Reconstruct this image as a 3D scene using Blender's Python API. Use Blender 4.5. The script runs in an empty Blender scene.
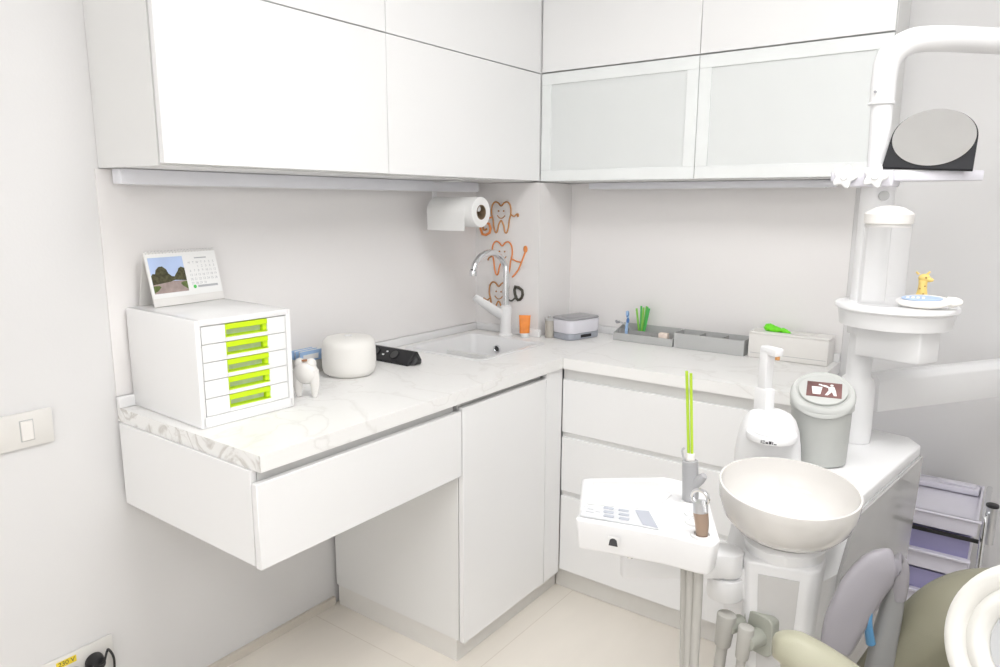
import bpy, bmesh, math, random
from mathutils import Vector, Matrix, Euler
random.seed(7)
SC = bpy.context.scene
COL = SC.collection
PI = math.pi

# ------------------------------------------------------------------ materials
def new_mat(name):
    m = bpy.data.materials.new(name); m.use_nodes = True
    nt = m.node_tree; b = nt.nodes['Principled BSDF']
    return m, nt, b

def mat(name, col, rough=0.4, metal=0.0, var=0.015, scale=12.0, bump=0.0, bscale=200.0, trans=0.0, ior=1.45, spec=0.5, coat=0.0):
    m, nt, b = new_mat(name)
    N = nt.nodes; L = nt.links
    tc = N.new('ShaderNodeTexCoord')
    nz = N.new('ShaderNodeTexNoise'); nz.inputs['Scale'].default_value = scale
    L.new(tc.outputs['Object'], nz.inputs['Vector'])
    rp = N.new('ShaderNodeValToRGB')
    c0 = [max(0, c * (1 - var)) for c in col]; c1 = [min(1, c * (1 + var)) for c in col]
    rp.color_ramp.elements[0].position = 0.3; rp.color_ramp.elements[1].position = 0.7
    rp.color_ramp.elements[0].color = (*c0, 1); rp.color_ramp.elements[1].color = (*c1, 1)
    L.new(nz.outputs['Fac'], rp.inputs['Fac']); L.new(rp.outputs['Color'], b.inputs['Base Color'])
    b.inputs['Roughness'].default_value = rough; b.inputs['Metallic'].default_value = metal
    b.inputs['IOR'].default_value = ior; b.inputs['Transmission Weight'].default_value = trans
    b.inputs['Specular IOR Level'].default_value = spec; b.inputs['Coat Weight'].default_value = coat
    if bump:
        n2 = N.new('ShaderNodeTexNoise'); n2.inputs['Scale'].default_value = bscale
        L.new(tc.outputs['Object'], n2.inputs['Vector'])
        bp = N.new('ShaderNodeBump'); bp.inputs['Strength'].default_value = bump; bp.inputs['Distance'].default_value = 0.002
        L.new(n2.outputs['Fac'], bp.inputs['Height']); L.new(bp.outputs['Normal'], b.inputs['Normal'])
    return m

def emit_mat(name, col, s):
    m, nt, b = new_mat(name)
    b.inputs['Base Color'].default_value = (*col, 1)
    b.inputs['Emission Color'].default_value = (*col, 1); b.inputs['Emission Strength'].default_value = s
    return m

def marble_mat(name, seed=0.0, strength=0.2, k=1.0):
    m, nt, b = new_mat(name); N = nt.nodes; L = nt.links
    tc = N.new('ShaderNodeTexCoord'); mp = N.new('ShaderNodeMapping')
    mp.inputs['Location'].default_value = (seed, seed * 0.7, 0.3); mp.inputs['Rotation'].default_value = (0.3, 0.2, 0.9)
    L.new(tc.outputs['Object'], mp.inputs['Vector'])
    def vein(scale, width, dist):
        n = N.new('ShaderNodeTexNoise'); n.inputs['Scale'].default_value = scale; n.inputs['Detail'].default_value = 7
        n.inputs['Distortion'].default_value = dist
        L.new(mp.outputs['Vector'], n.inputs['Vector'])
        s = N.new('ShaderNodeMath'); s.operation = 'SUBTRACT'; s.inputs[1].default_value = 0.5
        a = N.new('ShaderNodeMath'); a.operation = 'ABSOLUTE'
        r = N.new('ShaderNodeMapRange'); r.inputs['From Min'].default_value = 0; r.inputs['From Max'].default_value = width
        r.inputs['To Min'].default_value = 1; r.inputs['To Max'].default_value = 0
        L.new(n.outputs['Fac'], s.inputs[0]); L.new(s.outputs[0], a.inputs[0]); L.new(a.outputs[0], r.inputs['Value'])
        return r.outputs['Result']
    v1 = vein(2.2 * k, 0.018 * k, 1.6); v2 = vein(6.5 * k, 0.014 * k, 0.8)
    msk = N.new('ShaderNodeTexNoise'); msk.inputs['Scale'].default_value = 3.0
    L.new(mp.outputs['Vector'], msk.inputs['Vector'])
    mr = N.new('ShaderNodeMapRange'); mr.inputs['From Min'].default_value = 0.45; mr.inputs['From Max'].default_value = 0.7
    L.new(msk.outputs['Fac'], mr.inputs['Value'])
    mx = N.new('ShaderNodeMath'); mx.operation = 'MAXIMUM'; L.new(v1, mx.inputs[0])
    m2 = N.new('ShaderNodeMath'); m2.operation = 'MULTIPLY'; L.new(v2, m2.inputs[0]); L.new(mr.outputs['Result'], m2.inputs[1])
    L.new(m2.outputs[0], mx.inputs[1])
    m3 = N.new('ShaderNodeMath'); m3.operation = 'MULTIPLY'; m3.inputs[1].default_value = strength
    L.new(mx.outputs[0], m3.inputs[0])
    mix = N.new('ShaderNodeMix'); mix.data_type = 'RGBA'
    mix.inputs[6].default_value = (0.92, 0.915, 0.90, 1); mix.inputs[7].default_value = (0.56, 0.53, 0.49, 1)
    L.new(m3.outputs[0], mix.inputs[0]); L.new(mix.outputs[2], b.inputs['Base Color'])
    b.inputs['Roughness'].default_value = 0.35
    return m

def floor_mat(name):
    m, nt, b = new_mat(name); N = nt.nodes; L = nt.links
    tc = N.new('ShaderNodeTexCoord')
    br = N.new('ShaderNodeTexBrick'); br.offset = 0; br.inputs['Scale'].default_value = 1
    br.inputs['Brick Width'].default_value = 0.9; br.inputs['Row Height'].default_value = 0.9
    br.inputs['Mortar Size'].default_value = 0.0015
    br.inputs['Color1'].default_value = (0.86, 0.81, 0.735, 1); br.inputs['Color2'].default_value = (0.85, 0.80, 0.725, 1)
    br.inputs['Mortar'].default_value = (0.74, 0.68, 0.60, 1)
    mp = N.new('ShaderNodeMapping'); mp.inputs['Location'].default_value = (0.25, 0.35, 0)
    L.new(tc.outputs['Object'], mp.inputs['Vector']); L.new(mp.outputs['Vector'], br.inputs['Vector'])
    nz = N.new('ShaderNodeTexNoise'); nz.inputs['Scale'].default_value = 2.5; nz.inputs['Detail'].default_value = 5
    mp2 = N.new('ShaderNodeMapping'); mp2.inputs['Scale'].default_value = (4, 1, 1); L.new(tc.outputs['Object'], mp2.inputs['Vector'])
    L.new(mp2.outputs['Vector'], nz.inputs['Vector'])
    mr = N.new('ShaderNodeMapRange'); mr.inputs['To Min'].default_value = 0.94; mr.inputs['To Max'].default_value = 1.05
    L.new(nz.outputs['Fac'], mr.inputs['Value'])
    mx = N.new('ShaderNodeMix'); mx.data_type = 'RGBA'; mx.blend_type = 'MULTIPLY'; mx.inputs[0].default_value = 1
    L.new(br.outputs['Color'], mx.inputs[6]); L.new(mr.outputs['Result'], mx.inputs[7]); L.new(mx.outputs[2], b.inputs['Base Color'])
    b.inputs['Roughness'].default_value = 0.42
    return m

M = {}
M['wall'] = mat('wall_paint', (0.755, 0.75, 0.75), 0.75, var=0.01, scale=3, bump=0.08, bscale=150)
M['ceiling'] = mat('ceiling_paint', (0.93, 0.93, 0.93), 0.85)
M['floor'] = floor_mat('beige_tile')
M['skirt'] = mat('beige_skirting', (0.70, 0.65, 0.58), 0.45)
M['splash'] = mat('backsplash_panel', (0.88, 0.86, 0.852), 0.22, var=0.008, scale=2)
M['lac'] = mat('white_lacquer', (0.91, 0.91, 0.91), 0.22, var=0.004, scale=3)
M['carc'] = mat('white_board', (0.83, 0.83, 0.82), 0.4, var=0.006, scale=3)
M['grip'] = mat('grey_grip_channel', (0.66, 0.66, 0.655), 0.4)
M['grip_l'] = mat('pale_grip_channel', (0.80, 0.80, 0.79), 0.35)
M['plinth'] = mat('plinth_board', (0.80, 0.785, 0.755), 0.4)
M['marble'] = marble_mat('marble_laminate', 0.0)
M['marble2'] = marble_mat('marble_laminate_b', 3.1)
M['marble_e'] = marble_mat('marble_edge_band', 1.3, 0.7, 3.2)
M['gframe'] = mat('glass_door_frame', (0.88, 0.905, 0.90), 0.2)
M['frost'] = mat('frosted_glass', (0.86, 0.885, 0.88), 0.55, trans=0.1, var=0.005)
M['led'] = mat('light_fixture_plastic', (0.82, 0.825, 0.87), 0.35)
M['plastic'] = mat('white_plastic', (0.84, 0.84, 0.845), 0.3, var=0.005)
M['plastic_w'] = mat('warm_white_plastic', (0.84, 0.82, 0.79), 0.35, var=0.005)
M['cream'] = mat('switch_plastic', (0.77, 0.755, 0.725), 0.4)
M['ceramic'] = mat('ceramic_white', (0.77, 0.75, 0.725), 0.12, var=0.004, coat=0.4)
M['green'] = mat('lime_plastic', (0.62, 0.86, 0.01), 0.35, var=0.02)
M['clear_insert'] = mat('clear_grey_insert', (0.60, 0.68, 0.52), 0.3, var=0.05, scale=60)
M['paper'] = mat('paper_white', (0.86, 0.86, 0.85), 0.8, var=0.01, bump=0.1)
M['paperback'] = mat('cardboard_white', (0.78, 0.765, 0.74), 0.8)
M['chrome'] = mat('chrome', (0.80, 0.81, 0.83), 0.12, metal=1.0)
M['steel'] = mat('brushed_steel', (0.62, 0.63, 0.65), 0.3, metal=0.9)
M['dark'] = mat('black_plastic', (0.018, 0.018, 0.02), 0.4, var=0.1)
M['darkgap'] = mat('dark_gap', (0.06, 0.06, 0.06), 0.6)
M['orange'] = mat('orange_tube', (0.95, 0.30, 0.06), 0.35, var=0.12, scale=40)
M['copper'] = mat('copper_acrylic', (0.66, 0.33, 0.13), 0.25, metal=0.3, var=0.1)
M['copper_o'] = mat('orange_acrylic', (0.86, 0.32, 0.10), 0.3, metal=0.1, var=0.1)
M['gold_dk'] = mat('dark_acrylic', (0.07, 0.065, 0.05), 0.3, var=0.1)
M['greytray'] = mat('grey_organiser_plastic', (0.52, 0.525, 0.52), 0.45)
M['greytray_d'] = mat('grey_organiser_inside', (0.44, 0.44, 0.435), 0.5)
M['lid_g'] = mat('grey_lid_plastic', (0.36, 0.36, 0.38), 0.3)
M['base_g'] = mat('blue_grey_plastic', (0.38, 0.40, 0.45), 0.35)
M['lilac_w'] = mat('lilac_white_plastic', (0.78, 0.77, 0.83), 0.35)
M['taupe'] = mat('taupe_plastic', (0.48, 0.45, 0.40), 0.4)
M['core'] = mat('brown_card_core', (0.22, 0.16, 0.10), 0.7)
M['blue'] = mat('blue_plastic', (0.05, 0.16, 0.42), 0.3)
M['paleblue'] = mat('pale_blue_plastic', (0.35, 0.52, 0.78), 0.4)
M['green2'] = mat('green_straw', (0.10, 0.55, 0.12), 0.35)
M['green3'] = mat('leaf_green_straw', (0.28, 0.62, 0.10), 0.35)
M['limestick'] = mat('lime_stick', (0.47, 0.68, 0.04), 0.35)
M['glove'] = mat('green_tissue', (0.20, 0.85, 0.03), 0.5, var=0.08, scale=50)
M['pink_w'] = mat('pale_pink', (0.82, 0.70, 0.62), 0.5)
M['kraft'] = mat('grey_card', (0.50, 0.49, 0.46), 0.7)
M['skin_tooth'] = mat('glazed_tooth', (0.84, 0.82, 0.79), 0.25)
M['brown'] = mat('brown_plastic', (0.36, 0.17, 0.08), 0.5)
M['fabricw'] = mat('diffuser_shell', (0.86, 0.845, 0.81), 0.55, var=0.01, bump=0.1)
M['dgrey'] = mat('unit_side_grey', (0.46, 0.455, 0.45), 0.16, var=0.05, scale=4, coat=0.3)
M['midgrey'] = mat('unit_inset_grey', (0.60, 0.595, 0.59), 0.3)
M['bin'] = mat('bin_grey', (0.49, 0.50, 0.48), 0.4)
M['bin2'] = mat('bin_lid_grey', (0.55, 0.56, 0.54), 0.35)
M['hose'] = mat('grey_hose', (0.50, 0.49, 0.46), 0.45)
M['hosegreen'] = mat('grey_green_plastic', (0.42, 0.43, 0.38), 0.45)
M['syr'] = mat('grey_syringe', (0.40, 0.40, 0.41), 0.4)
M['bronze'] = mat('bronze_handpiece', (0.42, 0.31, 0.24), 0.3, metal=0.4)
M['bracket'] = mat('lilac_bracket', (0.77, 0.76, 0.82), 0.3)
M['mframe'] = mat('mirror_stand_black', (0.025, 0.025, 0.028), 0.6, spec=0.2)
M['mirror'] = mat('mirror_glass', (0.92, 0.92, 0.92), 0.02, metal=1.0, var=0.0)
M['glass'] = mat('clear_bottle', (0.95, 0.95, 0.96), 0.03, trans=1.0, ior=1.03, var=0.0)
M['glass'].node_tree.nodes['Principled BSDF'].inputs['Transmission Weight'].default_value = 0
M['glass'].node_tree.nodes['Principled BSDF'].inputs['Alpha'].default_value = 0.16
M['yellow'] = mat('yellow_rubber', (0.88, 0.66, 0.22), 0.5, var=0.05, scale=80)
M['spot'] = mat('brown_spots', (0.42, 0.22, 0.06), 0.5)
M['lcd'] = mat('blue_display', (0.42, 0.53, 0.74), 0.2)
M['blue_l'] = mat('release_lever_blue', (0.10, 0.28, 0.50), 0.35)
M['olive'] = mat('olive_upholstery', (0.235, 0.225, 0.165), 0.45, var=0.03, bump=0.15, bscale=500)
M['olive_l'] = mat('light_olive_upholstery', (0.42, 0.41, 0.31), 0.45, var=0.03, bump=0.15, bscale=500)
M['mauve'] = mat('mauve_armrest', (0.31, 0.295, 0.32), 0.4, bump=0.1, bscale=500)
M['armgrey'] = mat('armrest_post', (0.27, 0.27, 0.27), 0.4)
M['lav'] = mat('lavender_drawer', (0.36, 0.34, 0.56), 0.4)
M['lavw'] = mat('lavender_white', (0.74, 0.72, 0.80), 0.35)
M['ringw'] = mat('lamp_ring_white', (0.78, 0.77, 0.73), 0.35)
M['ringg'] = mat('lamp_grey_face', (0.55, 0.56, 0.57), 0.3)
M['yellowlab'] = mat('yellow_label', (0.85, 0.66, 0.04), 0.5)
M['ink'] = mat('dark_ink', (0.05, 0.05, 0.055), 0.6)
M['inkg'] = mat('grey_ink', (0.45, 0.46, 0.48), 0.6)
M['keypad'] = mat('keypad_grey', (0.66, 0.67, 0.69), 0.35)
M['keydark'] = mat('keypad_blue_grey', (0.46, 0.48, 0.54), 0.35)
M['stk'] = mat('sticker_brown', (0.20, 0.10, 0.095), 0.35, var=0.35, scale=16)
M['stkp'] = mat('sticker_pink', (0.72, 0.52, 0.54), 0.4)
M['sky'] = mat('print_sky', (0.50, 0.62, 0.88), 0.4, var=0.1, scale=8)
M['ptree'] = mat('print_trees', (0.07, 0.065, 0.03), 0.5, var=0.5, scale=120)
M['ppath'] = mat('print_path', (0.38, 0.30, 0.28), 0.5, var=0.15, scale=60)
M['plawn'] = mat('print_lawn', (0.11, 0.15, 0.04), 0.5, var=0.4, scale=120)
M['lamp'] = emit_mat('lamp_panel', (1, 1, 1), 6)
M['alu'] = mat('aluminium_trim', (0.75, 0.75, 0.75), 0.35, metal=0.6)

# ------------------------------------------------------------------ mesh helpers
def wm(o):
    m = Matrix.Identity(4)
    while o is not None:
        m = Matrix.LocRotScale(o.location, o.rotation_euler, o.scale) @ m
        o = o.parent
    return m

class MB:
    def __init__(s): s.bm = bmesh.new()
    def _app(s, tmp, mtx=None):
        if mtx is not None: bmesh.ops.transform(tmp, matrix=mtx, verts=tmp.verts)
        me = bpy.data.meshes.new('tmp'); tmp.to_mesh(me); tmp.free()
        s.bm.from_mesh(me); bpy.data.meshes.remove(me); return s
    def box(s, a, b, bev=0.0, seg=2, mtx=None, drop=()):
        t = bmesh.new(); bmesh.ops.create_cube(t, size=1)
        for v in t.verts:
            v.co = Vector([(a[i] + b[i]) / 2 + v.co[i] * abs(b[i] - a[i]) for i in range(3)])
        if drop:
            fs = []
            for f in t.faces:
                n = f.normal
                for d in drop:
                    if n.dot(Vector(d)) > 0.9: fs.append(f)
            bmesh.ops.delete(t, geom=fs, context='FACES')
        if bev: bmesh.ops.bevel(t, geom=t.edges[:], offset=bev, segments=seg, profile=0.5, affect='EDGES', clamp_overlap=True)
        return s._app(t, mtx)
    def lathe(s, prof, c=(0, 0, 0), n=40, mtx=None, sx=1.0, sy=1.0):
        t = bmesh.new(); rings = []
        for r, z in prof:
            if r < 1e-6: rings.append([t.verts.new((0, 0, z))])
            else: rings.append([t.verts.new((r * math.cos(2 * PI * k / n) * sx, r * math.sin(2 * PI * k / n) * sy, z)) for k in range(n)])
        for A, B in zip(rings, rings[1:]):
            for k in range(n):
                k2 = (k + 1) % n
                if len(A) == 1 and len(B) == 1: continue
                if len(A) == 1: t.faces.new((A[0], B[k], B[k2]))
                elif len(B) == 1: t.faces.new((A[k], A[k2], B[0]))
                else: t.faces.new((A[k], A[k2], B[k2], B[k]))
        bmesh.ops.recalc_face_normals(t, faces=t.faces)
        M4 = Matrix.Translation(c) @ (mtx if mtx is not None else Matrix.Identity(4))
        return s._app(t, M4)
    def cyl(s, p0, p1, r0, r1=None, n=24, bev=0.0):
        r1 = r0 if r1 is None else r1
        p0 = Vector(p0); p1 = Vector(p1); d = p1 - p0; h = d.length
        q = d.to_track_quat('Z', 'Y').to_matrix().to_4x4()
        b = min(bev, r0 * 0.9, r1 * 0.9, h * 0.45)
        if b > 0: pr = [(0, 0), (r0 - b, 0), (r0 - b * 0.3, b * 0.3), (r0, b), (r1, h - b), (r1 - b * 0.3, h - b * 0.3), (r1 - b, h), (0, h)]
        else: pr = [(0, 0), (r0, 0), (r1, h), (0, h)]
        return s.lathe(pr, p0, n, q)
    def tube(s, pts, r, n=12, smooth=0, closed=False, flat=None):
        P = [Vector(p) for p in pts]
        R = list(r) if isinstance(r, (list, tuple)) else [r] * len(P)
        R = [Vector((q[0], q[1])) if isinstance(q, (list, tuple)) else Vector((q, q)) for q in R]
        if smooth:
            P2 = []; R2 = []; m = len(P)
            rng = range(m if closed else m - 1)
            for i in rng:
                if closed: a, b, c, d = P[(i - 1) % m], P[i], P[(i + 1) % m], P[(i + 2) % m]
                else: a, b, c, d = P[max(i - 1, 0)], P[i], P[i + 1], P[min(i + 2, m - 1)]
                for k in range(smooth):
                    t = k / smooth
                    P2.append(0.5 * ((2 * b) + (c - a) * t + (2 * a - 5 * b + 4 * c - d) * t * t + (3 * b - a - 3 * c + d) * t ** 3))
                    R2.append(R[i] * (1 - t) + R[(i + 1) % m] * t)
            if not closed: P2.append(P[-1]); R2.append(R[-1])
            P, R = P2, R2
        t = bmesh.new(); rings = []; m = len(P); up = None
        for i in range(m):
            if closed: d = P[(i + 1) % m] - P[(i - 1) % m]
            else: d = P[min(i + 1, m - 1)] - P[max(i - 1, 0)]
            d.normalize()
            if flat is not None:
                nx = Vector(flat) - d * d.dot(Vector(flat)); nx.normalize()
            elif up is None:
                nx = d.orthogonal().normalized()
            else:
                nx = up - d * up.dot(d); nx.normalize()
            up = nx; ny = d.cross(nx)
            ra, rb = R[i]
            rings.append([t.verts.new(P[i] + nx * ra * math.cos(2 * PI * k / n) + ny * rb * math.sin(2 * PI * k / n)) for k in range(n)])
        for i in range(m if closed else m - 1):
            A, B = rings[i], rings[(i + 1) % m]
            for k in range(n): t.faces.new((A[k], A[(k + 1) % n], B[(k + 1) % n], B[k]))
        if not closed: t.faces.new(list(reversed(rings[0]))); t.faces.new(rings[-1])
        bmesh.ops.recalc_face_normals(t, faces=t.faces)
        return s._app(t)
    def sweep_flat(s, pts, wdir, w, th, n=16, smooth=6, pw=3.0):
        """superellipse section: half-width list w along wdir, half-thickness list th"""
        P = [Vector(p) for p in pts]; W = list(w); T = list(th)
        P2, W2, T2 = [], [], []
        for i in range(len(P) - 1):
            a, b, c, d = P[max(i - 1, 0)], P[i], P[i + 1], P[min(i + 2, len(P) - 1)]
            for k in range(smooth):
                t = k / smooth
                P2.append(0.5 * ((2 * b) + (c - a) * t + (2 * a - 5 * b + 4 * c - d) * t * t + (3 * b - a - 3 * c + d) * t ** 3))
                W2.append(W[i] * (1 - t) + W[i + 1] * t); T2.append(T[i] * (1 - t) + T[i + 1] * t)
        P2.append(P[-1]); W2.append(W[-1]); T2.append(T[-1])
        bm = bmesh.new(); rings = []; m = len(P2)
        for i in range(m):
            d = (P2[min(i + 1, m - 1)] - P2[max(i - 1, 0)]).normalized()
            wx = Vector(wdir) - d * d.dot(Vector(wdir)); wx.normalize(); ny = d.cross(wx)
            ring = []
            for k in range(n):
                a = 2 * PI * k / n; ca, sa = math.cos(a), math.sin(a)
                ca = math.copysign(abs(ca) ** (2 / pw), ca); sa = math.copysign(abs(sa) ** (2 / pw), sa)
                ring.append(bm.verts.new(P2[i] + wx * W2[i] * ca + ny * T2[i] * sa))
            rings.append(ring)
        for A, B in zip(rings, rings[1:]):
            for k in range(n): bm.faces.new((A[k], A[(k + 1) % n], B[(k + 1) % n], B[k]))
        bm.faces.new(list(reversed(rings[0]))); bm.faces.new(rings[-1])
        bmesh.ops.recalc_face_normals(bm, faces=bm.faces)
        return s._app(bm)
    def prism(s, poly, z0, z1, bev=0.0, seg=2, mtx=None, top=None):
        """poly: list of (x,y); extruded z0..z1; top: optional other outline at z1"""
        t = bmesh.new(); top = top or poly
        A = [t.verts.new((x, y, z0)) for x, y in poly]; B = [t.verts.new((x, y, z1)) for x, y in top]
        t.faces.new(list(reversed(A))); t.faces.new(B); n = len(A)
        for k in range(n): t.faces.new((A[k], A[(k + 1) % n], B[(k + 1) % n], B[k]))
        bmesh.ops.recalc_face_normals(t, faces=t.faces)
        if bev:
            es = [e for e in t.edges if len(e.link_faces) == 2 and e.calc_face_angle(0) > 0.6]
            bmesh.ops.bevel(t, geom=es, offset=bev, segments=seg, profile=0.5, affect='EDGES', clamp_overlap=True)
        return s._app(t, mtx)
    def puff(s, poly, T, edge=0.05, seg=8, mtx=None, sub=6):
        """soft cushion: outline poly (x,y) rounded edge, thickness T along z"""
        m = len(poly); P = [Vector((x, y)) for x, y in poly]; Q = []
        for i in range(m):
            a, b, c, d = P[(i - 1) % m], P[i], P[(i + 1) % m], P[(i + 2) % m]
            for k in range(sub):
                t = k / sub
                Q.append(0.5 * ((2 * b) + (c - a) * t + (2 * a - 5 * b + 4 * c - d) * t * t + (3 * b - a - 3 * c + d) * t ** 3))
        cen = sum(Q, Vector((0, 0))) / len(Q)
        bm = bmesh.new(); rings = []
        for j in range(-seg, seg + 1):
            ang = j / seg * PI / 2
            off = edge * (1 - math.cos(ang)); z = T / 2 * math.sin(ang)
            ring = []
            for q in Q:
                v = q - cen; L = v.length
                w = cen + v * max(0.02, (L - off) / L)
                ring.append(bm.verts.new((w.x, w.y, z)))
            rings.append(ring)
        n = len(Q)
        for A, B in zip(rings, rings[1:]):
            for k in range(n): bm.faces.new((A[k], A[(k + 1) % n], B[(k + 1) % n], B[k]))
        for ring, sg in ((rings[0], -1), (rings[-1], 1)):
            prev = ring
            for f in (0.66, 0.33):
                cur = []
                for k in range(n):
                    co = ring[k].co; zz = co.z + sg * T * 0.05 * (1 - f)
                    cur.append(bm.verts.new((cen.x + (co.x - cen.x) * f, cen.y + (co.y - cen.y) * f, zz)))
                for k in range(n): bm.faces.new((prev[k], prev[(k + 1) % n], cur[(k + 1) % n], cur[k]))
                prev = cur
            c = bm.verts.new((cen.x, cen.y, ring[0].co.z + sg * T * 0.05))
            for k in range(n): bm.faces.new((prev[k], prev[(k + 1) % n], c))
        bmesh.ops.recalc_face_normals(bm, faces=bm.faces)
        return s._app(bm, mtx)
    def ball(s, c, r, sc=(1, 1, 1), n=20, mtx=None):
        t = bmesh.new(); bmesh.ops.create_uvsphere(t, u_segments=n, v_segments=n // 2, radius=r)
        bmesh.ops.transform(t, matrix=Matrix.Translation(c) @ (mtx or Matrix.Identity(4)) @ Matrix.Diagonal((*sc, 1)), verts=t.verts)
        return s._app(t)
    def text(s, txt, size, mtx, th=0.0):
        cu = bpy.data.curves.new('txt', 'FONT'); cu.body = txt; cu.size = size; cu.extrude = th
        cu.align_x = 'CENTER'; cu.align_y = 'CENTER'
        o = bpy.data.objects.new('txt', cu); me = bpy.data.meshes.new_from_object(o)
        t = bmesh.new(); t.from_mesh(me)
        bpy.data.objects.remove(o); bpy.data.curves.remove(cu); bpy.data.meshes.remove(me)
        return s._app(t, mtx)
    def build(s, name, m, parent=None, local=False, angle=40):
        if parent is not None and not local:
            bmesh.ops.transform(s.bm, matrix=wm(parent).inverted(), verts=s.bm.verts)
        me = bpy.data.meshes.new(name); s.bm.to_mesh(me); s.bm.free()
        me.materials.append(m)
        me.polygons.foreach_set('use_smooth', [True] * len(me.polygons))
        try: me.set_sharp_from_angle(angle=math.radians(angle))
        except Exception: pass
        o = bpy.data.objects.new(name, me); COL.objects.link(o)
        if parent is not None: o.parent = parent
        return o

def tag(o, label=None, cat=None, group=None, kind=None):
    if label: o['label'] = label
    if cat: o['category'] = cat
    if group: o['group'] = group
    if kind: o['kind'] = kind
    return o

def thing(name, label, cat, loc=(0, 0, 0), rz=0.0, group=None):
    o = bpy.data.objects.new(name, None); COL.objects.link(o)
    o.location = loc; o.rotation_euler = (0, 0, rz); o.empty_display_size = 0.05
    return tag(o, label, cat, group)

def copy_tree(o, parent=None):
    c = o.copy(); COL.objects.link(c); c.parent = parent
    for ch in list(o.children): copy_tree(ch, c)
    return c

def struct(o): o['kind'] = 'structure'; return o
def frame(origin, xa, ya):
    xa = Vector(xa).normalized(); za = xa.cross(Vector(ya)).normalized(); ya = za.cross(xa)
    m = Matrix((xa, ya, za)).transposed().to_4x4(); m.translation = Vector(origin); return m

# ------------------------------------------------------------------ key dimensions (metres)
FZ = -0.03            # floor
CT, CB = 0.87, 0.832  # worktop top / bottom
BY = -0.08            # back wall plane
UZ0, UZ1 = 1.4845, 1.89
RX, FY = 3.2, -4.4    # right wall, wall behind the camera
CH = 2.62

# ------------------------------------------------------------------ room shell
struct(MB().box((-0.1, FY - 0.1, FZ - 0.1), (RX + 0.1, BY + 0.1, FZ)).build('floor', M['floor']))
struct(MB().box((-0.1, FY - 0.1, CH), (RX + 0.1, BY + 0.1, CH + 0.1)).build('ceiling', M['ceiling']))
struct(MB().box((-0.1, FY - 0.1, FZ), (0, BY + 0.1, CH)).build('wall_left', M['wall']))
struct(MB().box((0, BY, FZ), (RX, BY + 0.1, CH)).build('wall_back', M['wall']))
struct(MB().box((RX, FY - 0.1, FZ), (RX + 0.1, BY + 0.1, CH)).build('wall_right', M['wall']))
struct(MB().box((0, FY - 0.1, FZ), (RX, FY, CH)).build('wall_front', M['wall']))
struct(MB().box((0, -0.33, CT + 0.0), (0.325, BY, UZ0 - 0.002)).build('trim_1', M['splash']))     # boxed column in the corner
struct(MB().box((0, -1.852, CT + 0.03), (0.006, -0.33, UZ0 - 0.002)).build('trim_2', M['splash']))  # backsplash, left wall
struct(MB().box((0.325, BY - 0.006, CT + 0.03), (1.41, BY, UZ0 - 0.002)).build('trim_3', M['splash']))
struct(MB().box((0.0, FY, FZ), (0.012, -1.16, FZ + 0.03)).build('baseboard_left', M['skirt']))

# ------------------------------------------------------------------ wall cabinets
def shell(mb, a, b, t, openside):
    (x0, y0, z0), (x1, y1, z1) = a, b
    mb.box((x0, y0, z0), (x1, y1, z0 + t)); mb.box((x0, y0, z1 - t), (x1, y1, z1))
    if openside == 'x':
        mb.box((x0, y0, z0 + t), (x1, y0 + t, z1 - t)); mb.box((x0, y1 - t, z0 + t), (x1, y1, z1 - t)); mb.box((x0, y0 + t, z0 + t), (x0 + 0.006, y1 - t, z1 - t))
    else:
        mb.box((x0, y0, z0 + t), (x0 + t, y1, z1 - t)); mb.box((x1 - t, y0, z0 + t), (x1, y1, z1 - t)); mb.box((x0 + t, y1 - 0.006, z0 + t), (x1 - t, y1, z1 - t))
    return mb

G = 0.001
def wall_unit_left(y0, y1, z0, z1, label, dz0):
    t = thing('wall_cabinet', label, 'cabinet', (0, (y0 + y1) / 2, z0))
    shell(MB(), (0.001, y0, z0), (0.286, y1, z1), 0.018, 'x').build('body', M['carc'], t)
    MB().box((0.291, y0 + G, z0 + dz0), (0.31, y1 - G, z1 - G), 0.0012, 1).build('door', M['lac'], t)
    return t
YL = (-1.842, -1.139, -0.3125)
wall_unit_left(YL[0], YL[1], UZ0, UZ1, 'plain white wall cabinet over the calendar, lower row, at the free end', 0.004)
wall_unit_left(YL[1], YL[2], UZ0, UZ1, 'plain white wall cabinet directly over the paper towel roll and sink, lower row', 0.004)
wall_unit_left(YL[0], YL[1], UZ1 + 0.001, 2.45, 'white top-row wall cabinet, mostly cut off by the frame, over the calendar side', G)
wall_unit_left(YL[1], YL[2], UZ1 + 0.001, 2.45, 'white top-row wall cabinet left of the corner, above the sink side', G)

XR = (0.3125, 0.939, 1.515)
def wall_unit_back(x0, x1, z0, z1, label, glass):
    t = thing('wall_cabinet', label, 'cabinet', ((x0 + x1) / 2, BY, z0))
    shell(MB(), (x0, -0.286, z0), (x1, BY - 0.001, z1), 0.018, 'y').build('body', M['carc'], t)
    a, b, c, d = x0 + G, x1 - G, z0 + 0.003, z1 - G
    if not glass:
        MB().box((a, -0.31, c), (b, -0.291, d), 0.0012, 1).build('door', M['lac'], t)
    else:
        w = 0.042; mb = MB()
        mb.box((a, -0.31, c), (b, -0.291, c + w), 0.001, 1); mb.box((a, -0.31, d - w), (b, -0.291, d), 0.001, 1)
        mb.box((a, -0.31, c + w), (a + w, -0.291, d - w), 0.001, 1); mb.box((b - w, -0.31, c + w), (b, -0.291, d - w), 0.001, 1)
        dr = mb.build('door', M['gframe'], t)
        MB().box((a + w - 0.004, -0.3045, c + w - 0.004), (b - w + 0.004, -0.2985, d - w + 0.004)).build('glass_pane', M['frost'], dr)
    return t
wall_unit_back(XR[0], XR[1], UZ0, UZ1, 'frosted glass front wall cabinet next to the inner corner', True)
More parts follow.
